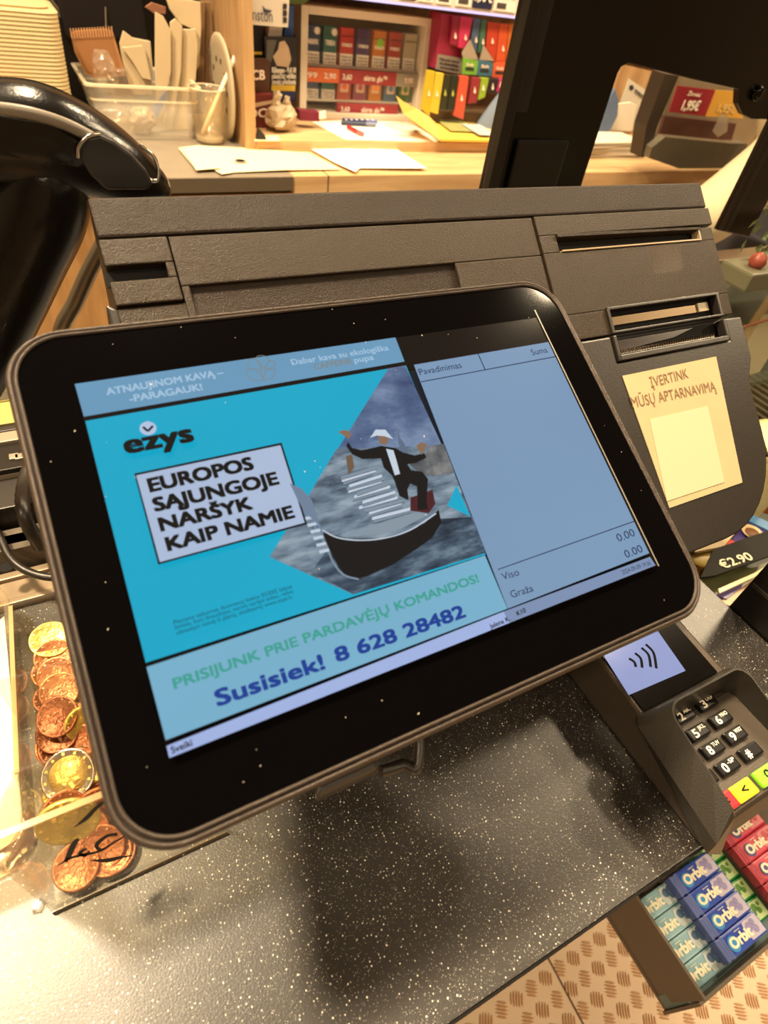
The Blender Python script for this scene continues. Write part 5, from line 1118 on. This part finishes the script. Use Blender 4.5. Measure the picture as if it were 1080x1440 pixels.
# printed mark on the sheet
a = onz(338, 226, 0.0062); obj('print_mark', MB().lathe([(0.012, 0), (0.012, 0.0003), (0.009, 0.0003), (0.009, 0)], a, n=20), mat('pale grey print', (170, 160, 140), 0.6), None, 'pale round print on the cream paper', 'print').parent = [o for o in COL.objects if o.get('label', '').startswith('cream paper sheets')][0]
pm = bpy.data.objects['print_mark']; pm.location = Vector(pm.location) - Vector(pm.parent.location)
for k_ in ('label', 'category'): del pm[k_]

# ---- left part of the back counter
YL = 1.36
c1 = lambda x, y: (x / 3, y / 3)
def c1p(*a): return [c1(*p) for p in a]
t = thing('black_machine', (-0.1, 1.5, 0), 'black appliance with hanging tubes behind the paper goods', 'machine')
obj('housing', MB().box((-0.40, 1.50, 0.0005), (0.285, 1.60, 0.80), 0.004), mat('black appliance', (16, 13, 12), 0.4), t)
obj('side_block', MB().box((0.02, 1.44, 0.13), (0.17, 1.499, 0.62), 0.006), mat('appliance block', (26, 22, 22), 0.35), t)
for k, (a, b_) in enumerate((((190, -10), (330, 165)), ((208, -10), (322, 140)), ((236, -12), (320, 118)), ((262, -15), (318, 95)))):
    obj('tube', MB().tube([ony(*c1(*a), 1.47), ony(*c1(*b_), 1.46)], 0.0028, 8), mat('grey tube', (84, 72, 58), 0.35), t)
for (a, b_) in (((445, 30), (450, 200)),): obj('bead_line', MB().tube([ony(*c1(*a), 1.435), ony(*c1(*b_), 1.435)], 0.0012, 6), mat('pale line', (120, 110, 96), 0.4), t)
# pale ribbed bundle
t = thing('ribbed_paper_stack', ony(50, 128, 1.30), 'tall pale yellow ribbed stack at the top left corner', 'stack')
pc = ony(-10, 60, 1.30); n = 34; mb = MB(); loops = []
xr0, xr1 = ony(80, 8, 1.27).x, ony(100, 128, 1.27).x
zb, ztop_ = 0.0, ony(20, 3, 1.30).z
xl_ = -0.32
for k in range(n * 2 + 1):
    f_ = k / (n * 2); z = zb + (ztop_ - zb) * f_; xr = xr1 + (xr0 - xr1) * max(0, (z - ony(100, 128, 1.27).z) / (ztop_ - ony(100, 128, 1.27).z)); dd_ = 0.0009 * (k % 2)
    tp = 0.012 if k >= 2 * n - 1 else 0
    loops.append([Vector((x, y, z)) for x, y in rrect(xl_ + dd_, 1.25 + dd_ + tp, xr - dd_ - tp, 1.43 - dd_, 0.03, 6)])
mb.loft(loops, True, True, False); obj('ribbed_body', mb, mat('pale yellow ribbed paper', (176, 156, 114), 0.65, noise=0.06, nscale=12), t)
slab('sweets_packet', c1p((-40, 350), (40, 352), (96, 360), (106, 380), (60, 392), (-40, 400)), 1.235, 0.012, mat('red cream packet', (214, 150, 110), 0.4, noise=0.5, nscale=60), None, 0.002, label='red and cream packet behind the scanner', cat='packet')
# kraft tray
t = thing('kraft_tray', ony(*c1(410, 300), YL), 'brown kraft paper tray leaning in the clear bin', 'tray')
outer = c1p((300, 150), (308, 136), (330, 130), (440, 124), (465, 126), (478, 140), (520, 280), (528, 320), (400, 330), (360, 312), (315, 220))
slab('tray_back', outer, YL, 0.006, KRAFT, t)
inn_ = [(px * 0.86 + 0.14 * 137, py * 0.86 + 0.14 * 75) for px, py in outer]
slab('tray_inner', inn_, YL - 0.001, 0.001, mat('kraft inner', (142, 96, 56), 0.75), t)
mb = MB()
for k in range(16):
    x = 300 + k * 11.5; p = ony(*c1(x, 139 - k * 0.6), YL - 0.002); mb.box((p.x - 0.0008, YL - 0.003, p.z - 0.008), (p.x + 0.0008, YL, p.z + 0.006))
obj('fluted_rim', mb, mat('kraft flute', (182, 136, 92), 0.7), t)
slab('kraft_sheet', c1p((455, 270), (500, 255), (560, 262), (600, 300), (640, 355), (640, 400), (455, 400)), YL + 0.012, 0.004, mat('darker kraft', (120, 78, 44), 0.75), None, label='darker kraft sheet behind the crumpled film in the bin', cat='paper')
# clear bin
t = thing('clear_bin', (0.16, 1.30, 0), 'clear plastic bin full of bags and cups on the steel counter', 'bin')
z_r = ony(190, 120, 1.285).z
bx0, bx1, byf, byb = ony(*c1(365, 350), 1.285).x, onz(272, 187, 0.0).x + 0.004, 1.285, 1.46
def binloop(i, z, s=0.0): return [Vector((x, y, z)) for x, y in rrect(bx0 + i + s, byf + i + s * 0.5, bx1 - i - s, byb - i - s * 0.5, 0.014, 5)]
BIN = mat('clear bin plastic', (236, 226, 206), 0.12, trans=0.5, alpha=0.32)
mb = MB(); mb.loft([binloop(0.001, 0.0008, 0.014), binloop(0, z_r - 0.004, 0.0), binloop(0.0015, z_r - 0.004, 0.0), binloop(0.0025, 0.003, 0.014)], True, False, True); obj('shell', mb, BIN, t)
mb = MB(); mb.loft([binloop(-0.006, z_r - 0.004), binloop(-0.006, z_r), binloop(0.001, z_r), binloop(0.001, z_r - 0.004), binloop(-0.006, z_r - 0.004)], True, False, False); obj('rim', mb, mat('milky rim', (222, 208, 178), 0.25, alpha=0.85), t)
mb = MB(); mb.loft([binloop(-0.0012, z_r - 0.026, 0.003), binloop(-0.0012, z_r - 0.023, 0.003)], True, False, False); obj('step_line', mb, mat('milky rim', (222, 208, 178), 0.25, alpha=0.85), t)
mb = MB(); mb.add(binloop(0.001, 0.001, 0.014), [list(range(24))]); obj('bottom', mb, BIN, t)
# things in the bin
PB = mat('white paper bag', (188, 168, 134), 0.7, noise=0.08, nscale=30)
def crumple(c, r, h, seed, jit=0.25, seg=16, rows=8):
    random.seed(seed); loops = []
    for k in range(rows):
        f_ = k / (rows - 1); rr_ = r * (0.6 + 0.4 * math.sin(math.pi * f_ * 0.9 + 0.3))
        loops.append([Vector((c[0] + math.cos(a) * rr_ * (1 + random.uniform(-jit, jit)), c[1] + math.sin(a) * rr_ * (1 + random.uniform(-jit, jit)) * 0.8, c[2] + h * f_ + random.uniform(-jit, jit) * h / rows)) for a in [2 * math.pi * i / seg for i in range(seg)]])
    return MB().loft(loops, True, True, False)
p = ony(*c1(440, 300), 1.33); obj('crumpled_film', crumple((p.x, 1.335, z_r - 0.02), 0.020, 0.060, 3), CLEARF, None, 'crumpled clear film lids sticking out of the bin', 'film')
p = ony(*c1(490, 480), 1.32); obj('crumpled_film', crumple((p.x, 1.33, 0.006), 0.022, 0.045, 4), CLEARF, None, 'crumpled clear film low in the left of the bin', 'film')
p = ony(*c1(600, 510), 1.32); obj('crumpled_film', crumple((p.x, 1.325, 0.006), 0.022, 0.040, 5), mat('cream crumpled plastic', (172, 152, 122), 0.4), None, 'cream crumpled wrapper low in the middle of the bin', 'film')
p = ony(*c1(530, 400), 1.32); t = thing('clear_cup', (p.x, 1.33, 0.05), 'upturned clear cup inside the bin', 'cup')
obj('cup', MB().lathe([(0.020, 0.052), (0.016, z_r + 0.008), (0.014, z_r + 0.012), (0, z_r + 0.012)], (p.x, 1.36, 0), n=24), CLEARF, t)
slab('paper_bag', c1p((505, 185), (520, 130), (560, 160), (635, 175), (645, 290), (640, 400), (560, 400), (520, 280)), YL + 0.004, 0.006, PB, None, 0.001, label='short white paper bag behind the kraft tray', cat='paper bag', group='paper bags in the bin')
slab('paper_bag', c1p((512, 200), (600, 192), (612, 210), (640, 340), (600, 330), (560, 262)), YL - 0.004, 0.005, PB, None, 0.001, label='crumpled white bag front of the kraft sheet', cat='paper bag', group='paper bags in the bin')
TALL = [((655, 50), (690, 70), (722, 130), (722, 300), (700, 400), (690, 545), (665, 540), (655, 300)), ((718, 95), (740, 78), (770, 110), (765, 300), (745, 420), (722, 545), (700, 540), (722, 300)), ((745, 120), (800, 125), (826, 120), (836, 200), (826, 340), (790, 430), (800, 545), (730, 548), (752, 400), (765, 250)),
        ((700, -10), (800, 0), (846, 10), (850, 120), (840, 280), (826, 300), (826, 130), (760, 100), (716, 40)), ((652, 60), (612, 30), (640, 10), (700, 30), (700, 60))]
TL_ = ['tall narrow white paper bag at the left of the standing bags', 'second tall white paper bag with a torn top', 'widest folded white paper bag standing in the bin', 'large crinkled paper bag hanging over the others', 'brown patterned bag top behind the white bags']
for k, pts in enumerate(TALL):
    slab('paper_bag', c1p(*pts), YL - 0.02 + 0.008 * k, 0.005, PB if k < 4 else mat('brown patterned bag', (130, 84, 60), 0.7, noise=0.3, nscale=80), None, 0.001, label=TL_[k], cat='paper bag', group='paper bags in the bin')
for k, pts in enumerate((((842, 10), (866, 8), (862, 350), (836, 350)), ((868, 8), (886, 10), (902, 150), (912, 365), (864, 352)))):
    slab('kraft_bag', c1p(*pts), YL + 0.03 + 0.008 * k, 0.006, mat('kraft bag', (142, 106, 66) if k else (112, 82, 52), 0.75), None, 0.001, label=('tall brown kraft bag next to the oak panel' if k else 'darker kraft bag edge behind the white bags'), cat='paper bag', group='kraft bags beside the oak panel')
slab('blue_note', c1p((640, 465), (700, 385), (704, 410), (665, 500)), YL - 0.03, 0.003, mat('dusty blue', (92, 108, 150), 0.6), None, label='blue folded paper at the right side inside the bin', cat='paper')
c = onz(402, 187, ZS); mb = crumple((c.x - 0.006, c.y + 0.012, ZS + 0.006), 0.030, 0.042, 9, 0.28, 14, 6)
m2 = crumple((c.x - 0.016, c.y + 0.010, ZS + 0.040), 0.010, 0.030, 12, 0.45, 9, 5); mb.add(m2.v, m2.f); m2 = crumple((c.x + 0.006, c.y + 0.012, ZS + 0.040), 0.008, 0.022, 14, 0.45, 9, 5); mb.add(m2.v, m2.f)
obj('plastic_bag', mb, mat('cream crumpled plastic', (172, 152, 122), 0.4), None, 'crumpled cream plastic bag at the left end of the oak shelf', 'bag')
# clear cup with straw
pc = onz(296, 200, 0.0); ztc = ony(290, 124, pc.y).z
t = thing('clear_cup', (pc.x, pc.y, 0), 'clear plastic cup holding a white straw on the steel counter', 'cup')
obj('cup', MB().lathe([(0.0, 0.0035), (0.026, 0.0035), (0.0325, ztc - 0.004), (0.034, ztc), (0.0345, ztc), (0.034, ztc - 0.005), (0.027, 0.0), (0.0, 0.0)], (pc.x, pc.y, 0.0005), n=36), CLEARF, t)
obj('cup_rim', MB().tube([Vector((pc.x + 0.034 * math.cos(a), pc.y + 0.034 * math.sin(a), ztc + 0.001)) for a in [2 * math.pi * i / 36 for i in range(37)]], 0.0011, 6), mat('milky rim', (222, 208, 178), 0.25, alpha=0.85), t)
obj('cup_liquid', MB().lathe([(0.0262, 0), (0.0272, 0.010), (0, 0.010)], (pc.x, pc.y, 0.0045), n=30), mat('melted ice', (226, 216, 196), 0.2, alpha=0.5), t)
a = onz(285, 190, 0.006); b_ = ony(332, 77, pc.y - 0.0)
a = Vector((pc.x - 0.016, pc.y - 0.005, 0.016))
obj('straw', MB().tube([a, b_], 0.0042, 12), mat('white straw', (236, 224, 204), 0.5), None, 'thick white paper straw leaning in the clear cup', 'straw')
# round lid leaning on the panel
pl_ = [c1(x, y) for x, y in ((908, 180), (912, 155), (930, 141), (955, 165), (975, 235), (988, 330), (992, 430), (985, 520), (965, 572), (940, 576), (922, 560))]
lx = bl_ - 0.012
P = [onx(px, py, lx) for px, py in pl_]
t = thing('round_lid', (lx, 1.35, 0), 'white round perforated plate leaning on the oak side panel', 'plate')
cy_ = sum(p.y for p in P) / len(P); zmn, zmx = min(p.z for p in P), max(p.z for p in P); R_ = (zmx - zmn) / 2; ymn = min(p.y for p in P) + R_ * 0.98
Xr = Matrix.Rotation(math.radians(-90), 3, 'Y')
obj('plate', MB().lathe([(0, 0), (R_, 0), (R_, 0.003), (R_ * 0.94, 0.005), (R_ * 0.8, 0.004), (0, 0.004)], (lx, ymn, (zmn + zmx) / 2), Xr, 44), mat('off white plate', (172, 156, 130), 0.5), t)
mb = MB()
for k in range(10):
    a = k * math.pi / 5; p = Vector((lx - 0.0046, ymn + math.cos(a) * R_ * 0.55, (zmn + zmx) / 2 + math.sin(a) * R_ * 0.55)); mb.box(p - Vector((0.0002, 0.004, 0.004)), p + Vector((0.0003, 0.004, 0.004)))
obj('perforations', mb, mat('dark perforation', (70, 56, 40), 0.7), t, kind='stuff')

# ---- items seen through the guard's cut-out
c3 = lambda x, y: (680 + x / 2.7, y / 2.7)
def c3p(*a): return [c3(*p) for p in a]
t = thing('paper_pile', onz(*c3(500, 600), 0.0), 'pile of creased papers on the oak counter seen through the guard', 'paper')
PM = [mat('pile paper a', (196, 184, 160), 0.7), mat('pile paper b', (172, 158, 132), 0.7), mat('pile paper c', (210, 200, 180), 0.7)]
q = onz(*c3(500, 602), 0.0)
random.seed(21)
for k in range(9):
    z = 0.0004 + k * 0.0042; dx_, dy_ = random.uniform(-0.008, 0.008), random.uniform(-0.006, 0.006)
    x0_, x1_ = q.x - 0.12 + dx_, onz(*c3(592, 600), 0).x + dx_
    mb = MB().prism([(x0_, q.y - 0.005 + dy_, z), (x1_, q.y - 0.003 - dy_, z), (x1_ + 0.01, q.y + 0.10, z), (x0_, q.y + 0.11, z)], (0, 0, 0.0030)); obj('sheet', mb, PM[k % 3], t)
yb_ = q.y + 0.12
slab('envelope', c3p((500, 395), (560, 388), (582, 400), (575, 440), (562, 500), (480, 496)), yb_, 0.006, PM[2], None, 0.001, label='white envelope standing behind the paper pile', cat='envelope')
slab('blue_cloth', c3p((440, 430), (500, 335), (515, 380), (510, 440), (480, 500), (430, 520)), yb_ - 0.02, 0.02, mat('blue cloth', (84, 98, 124), 0.8, noise=0.2), None, 0.003, label='blue cloth beside the paper pile', cat='cloth')
t = thing('leaning_leaflet', ony(*c3(590, 480), yb_ + 0.03), 'white leaflet with a dark round logo leaning on the oak board', 'leaflet')
slab('sheet', c3p((552, 298), (635, 356), (580, 495), (540, 500), (520, 385)), yb_ + 0.03, 0.002, mat('leaflet white', (190, 180, 160), 0.6), t)
slab('logo', c3p((555, 325), (566, 322), (572, 335), (562, 345), (553, 338)), yb_ + 0.0292, 0.0005, mat('leaflet logo', (44, 40, 44), 0.6), t)
text('lettering', 'MOMENTS', ony(*c3(573, 350), yb_ + 0.0288), ony(*c3(605, 378), yb_ + 0.0288), (0, 0, 0.008), mat('leaflet logo', (44, 40, 44), 0.6), t, 0.03)
slab('board', c3p((505, 240), (700, 285), (605, 520), (440, 500)), yb_ + 0.05, 0.01, OAKV, None, label='oak board behind the leaning leaflet', cat='board')
t = thing('glass_cooler', ony(*c3(780, 560), 1.12), 'glass fronted cooler with red and yellow price cards seen through the guard', 'cooler')
slab('post', c3p((690, 280), (742, 288), (660, 480), (628, 590), (600, 598), (618, 480)), 1.05, 0.04, mat('dark cooler post', (48, 40, 32), 0.4), t, zmin=0.001)
slab('interior', c3p((742, 270), (1100, 300), (1100, 600), (760, 640), (628, 590)), 1.20, 0.01, mat('cooler interior', (112, 98, 76), 0.5, noise=0.3, nscale=14), t, zmin=0.001)
slab('dark_shelf', c3p((690, 440), (960, 470), (940, 540), (665, 520)), 1.17, 0.01, mat('maroon shelf', (66, 36, 32), 0.5, noise=0.3), t, zmin=0.001)
slab('price_card', c3p((738, 325), (880, 342), (842, 442), (705, 425)), 1.14, 0.003, mat('crimson card', (130, 26, 38), 0.5), t, zmin=0.001, label='crimson price card')
slab('price_card', c3p((882, 342), (985, 350), (985, 450), (842, 442)), 1.14, 0.003, mat('ochre card', (182, 136, 50), 0.5), t, zmin=0.001, label='ochre price card')
text('lettering', '1,95€', ony(*c3(750, 416), 1.1385), ony(*c3(812, 420), 1.1385), (0, 0, 0.020), WHITE, t, 0.04)
text('lettering', 'Žirniai', ony(*c3(772, 362), 1.1385), ony(*c3(822, 368), 1.1385), (0, 0, 0.008), WHITE, t, 0.03, 0.2)
text('lettering', '1,95€', ony(*c3(885, 424), 1.1385), ony(*c3(950, 430), 1.1385), (0, 0, 0.018), mat('faded card print', (206, 176, 110), 0.5), t, 0.03)
slab('ledge', c3p((640, 560), (690, 520), (940, 545), (1000, 545), (1000, 640), (740, 640), (628, 600)), 1.03, 0.03, mat('grey steel ledge', (104, 98, 82), 0.4, 0.3, noise=0.2), t, zmin=0.001)
slab('reflection_patch', c3p((870, 500), (900, 430), (930, 440), (925, 500), (890, 520)), 1.135, 0.001, mat('pale reflection film', (150, 140, 120), 0.4, alpha=0.4), t)  # reflection on the cooler glass, painted as a pale film

# ------------------------------------------------------------------ person in a beige sleeve
def skin_body(name, nodes, edges, m, parent, sub=2):
    me = bpy.data.meshes.new(name); me.from_pydata([n[0] for n in nodes], edges, []); me.update(); me.materials.append(m)
    o = bpy.data.objects.new(name, me); COL.objects.link(o); o.parent = parent; o.location = -Vector(parent.location)
    md = o.modifiers.new('skin', 'SKIN'); md.use_smooth_shade = True
    sv = me.skin_vertices[0].data
    for i, n in enumerate(nodes): sv[i].radius = n[1] if isinstance(n[1], tuple) else (n[1], n[1])
    sv[0].use_root = True
    s = o.modifiers.new('sub', 'SUBSURF'); s.levels = sub; s.render_levels = sub
    return o
COAT = mat('beige sweatshirt cloth', (176, 162, 130), 0.85, noise=0.12, nscale=14, bump=0.8, bscale=60)
SKN = mat('skin', (214, 160, 128), 0.5)
pb = Vector((1.42, 0.82, FLOORZ))
t = thing('person', pb, 'person in a beige long sleeved top, arm seen through the black guard', 'person')
e_ = ony(1090, 232, 0.70); w_ = ony(952, 330, 0.66)
N = [((pb.x, pb.y, 0.05), (0.14, 0.10)), ((pb.x, pb.y, 0.28), (0.14, 0.10)), ((pb.x, pb.y, 0.46), (0.13, 0.09)), ((pb.x, pb.y, 0.56), (0.06, 0.06)),
     ((pb.x - 0.10, pb.y - 0.09, 0.45), 0.065), (tuple(e_ + Vector((0.05, 0.02, 0.02))), 0.062), (tuple(e_ * 0.5 + w_ * 0.5 + Vector((0, 0, -0.012))), 0.062), (tuple(w_), 0.050),
     ((pb.x + 0.12, pb.y + 0.10, 0.45), 0.065), ((pb.x + 0.16, pb.y + 0.14, 0.20), 0.052), ((pb.x + 0.02, pb.y + 0.05 - 0.16, 0.06), 0.042)]
skin_body('sweatshirt', N, [(0, 1), (1, 2), (2, 3), (2, 4), (4, 5), (5, 6), (6, 7), (2, 8), (8, 9), (9, 10)], COAT, t)
hd = Vector((pb.x, pb.y - 0.02, 0.70))
skin_body('head', [((pb.x, pb.y, 0.54), 0.05), ((pb.x, pb.y - 0.005, 0.60), 0.052), ((hd.x, hd.y, 0.66), (0.070, 0.075)), ((hd.x, hd.y, 0.74), (0.074, 0.088)), ((hd.x, hd.y, 0.80), (0.05, 0.06))], [(0, 1), (1, 2), (2, 3), (3, 4)], SKN, t)
mb = MB(); loops = []
for k in range(8):
    f_ = k / 7; a0 = f_ * math.pi * 0.55
    loops.append([Vector((hd.x + math.cos(a) * 0.084 * math.cos(math.pi / 2 * f_ * 0.98), hd.y + 0.012 + math.sin(a) * 0.098 * math.cos(math.pi / 2 * f_ * 0.98), 0.735 + 0.105 * math.sin(math.pi / 2 * f_))) for a in [2 * math.pi * i / 24 for i in range(24)]])
mb.loft(loops, True, True, True); obj('hair', mb, mat('brown hair', (70, 48, 32), 0.6, noise=0.3, nscale=80), t)
mb = MB().tube([(hd.x, hd.y - 0.085, 0.735), (hd.x, hd.y - 0.100, 0.705), (hd.x, hd.y - 0.088, 0.695)], [0.007, 0.012, 0.009], 10); obj('nose', mb, SKN, t)
for s in (-1, 1):
    obj('eye', MB().lathe([(0.001, -0.010), (0.009, -0.005), (0.011, 0), (0.009, 0.005), (0.001, 0.010)], (hd.x + s * 0.030, hd.y - 0.078, 0.735), n=14), mat('eye white', (230, 225, 220), 0.3), t)
    obj('ear', MB().lathe([(0.001, -0.026), (0.010, -0.012), (0.012, 0.006), (0.001, 0.026)], (hd.x + s * 0.078, hd.y + 0.005, 0.72), n=12), SKN, t)
obj('mouth', MB().box((hd.x - 0.024, hd.y - 0.085, 0.668), (hd.x + 0.024, hd.y - 0.070, 0.677), 0.003), mat('lips', (170, 90, 84), 0.5), t)
wd = (w_ - e_).normalized()
skin_body('hand', [(tuple(w_ + wd * 0.01), 0.026), (tuple(w_ + wd * 0.05), (0.036, 0.018)), (tuple(w_ + wd * 0.085), (0.036, 0.015))], [(0, 1), (1, 2)], SKN, t)
for k in range(4):
    s = Vector((0, 1, 0)) * (k - 1.5) * 0.019; L_ = [0.030, 0.036, 0.034, 0.026][k]
    b0 = w_ + wd * 0.088 + s
    skin_body('finger', [(tuple(b0 - wd * 0.012), 0.009), (tuple(b0 + wd * L_), 0.0085), (tuple(b0 + wd * L_ * 1.7 + Vector((0, 0, -0.012))), 0.008), (tuple(b0 + wd * L_ * 2.0 + Vector((0, 0, -0.030))), 0.007)], [(0, 1), (1, 2), (2, 3)], SKN, t, 1)
b0 = w_ + wd * 0.04 + Vector((0, -0.03, 0))
skin_body('thumb', [(tuple(b0 + Vector((0, 0.012, 0))), 0.012), (tuple(b0 + wd * 0.025 + Vector((0, -0.016, 0))), 0.010), (tuple(b0 + wd * 0.05 + Vector((0, -0.022, -0.008))), 0.009)], [(0, 1), (1, 2)], SKN, t, 1)
TR = mat('dark trousers', (44, 42, 46), 0.8)
skin_body('trousers', [((pb.x, pb.y, 0.04), (0.135, 0.10)), ((pb.x - 0.08, pb.y, -0.08), 0.085), ((pb.x - 0.09, pb.y, -0.42), 0.062), ((pb.x - 0.09, pb.y, -0.82), 0.048), ((pb.x + 0.08, pb.y, -0.08), 0.085), ((pb.x + 0.09, pb.y, -0.42), 0.062), ((pb.x + 0.09, pb.y, -0.82), 0.048)], [(0, 1), (1, 2), (2, 3), (0, 4), (4, 5), (5, 6)], TR, t)
for s in (-1, 1): obj('shoe', MB().box((pb.x + s * 0.09 - 0.045, pb.y - 0.18, FLOORZ + 0.001), (pb.x + s * 0.09 + 0.045, pb.y + 0.08, FLOORZ + 0.075), 0.025), mat('black shoe', (20, 18, 18), 0.4), t)
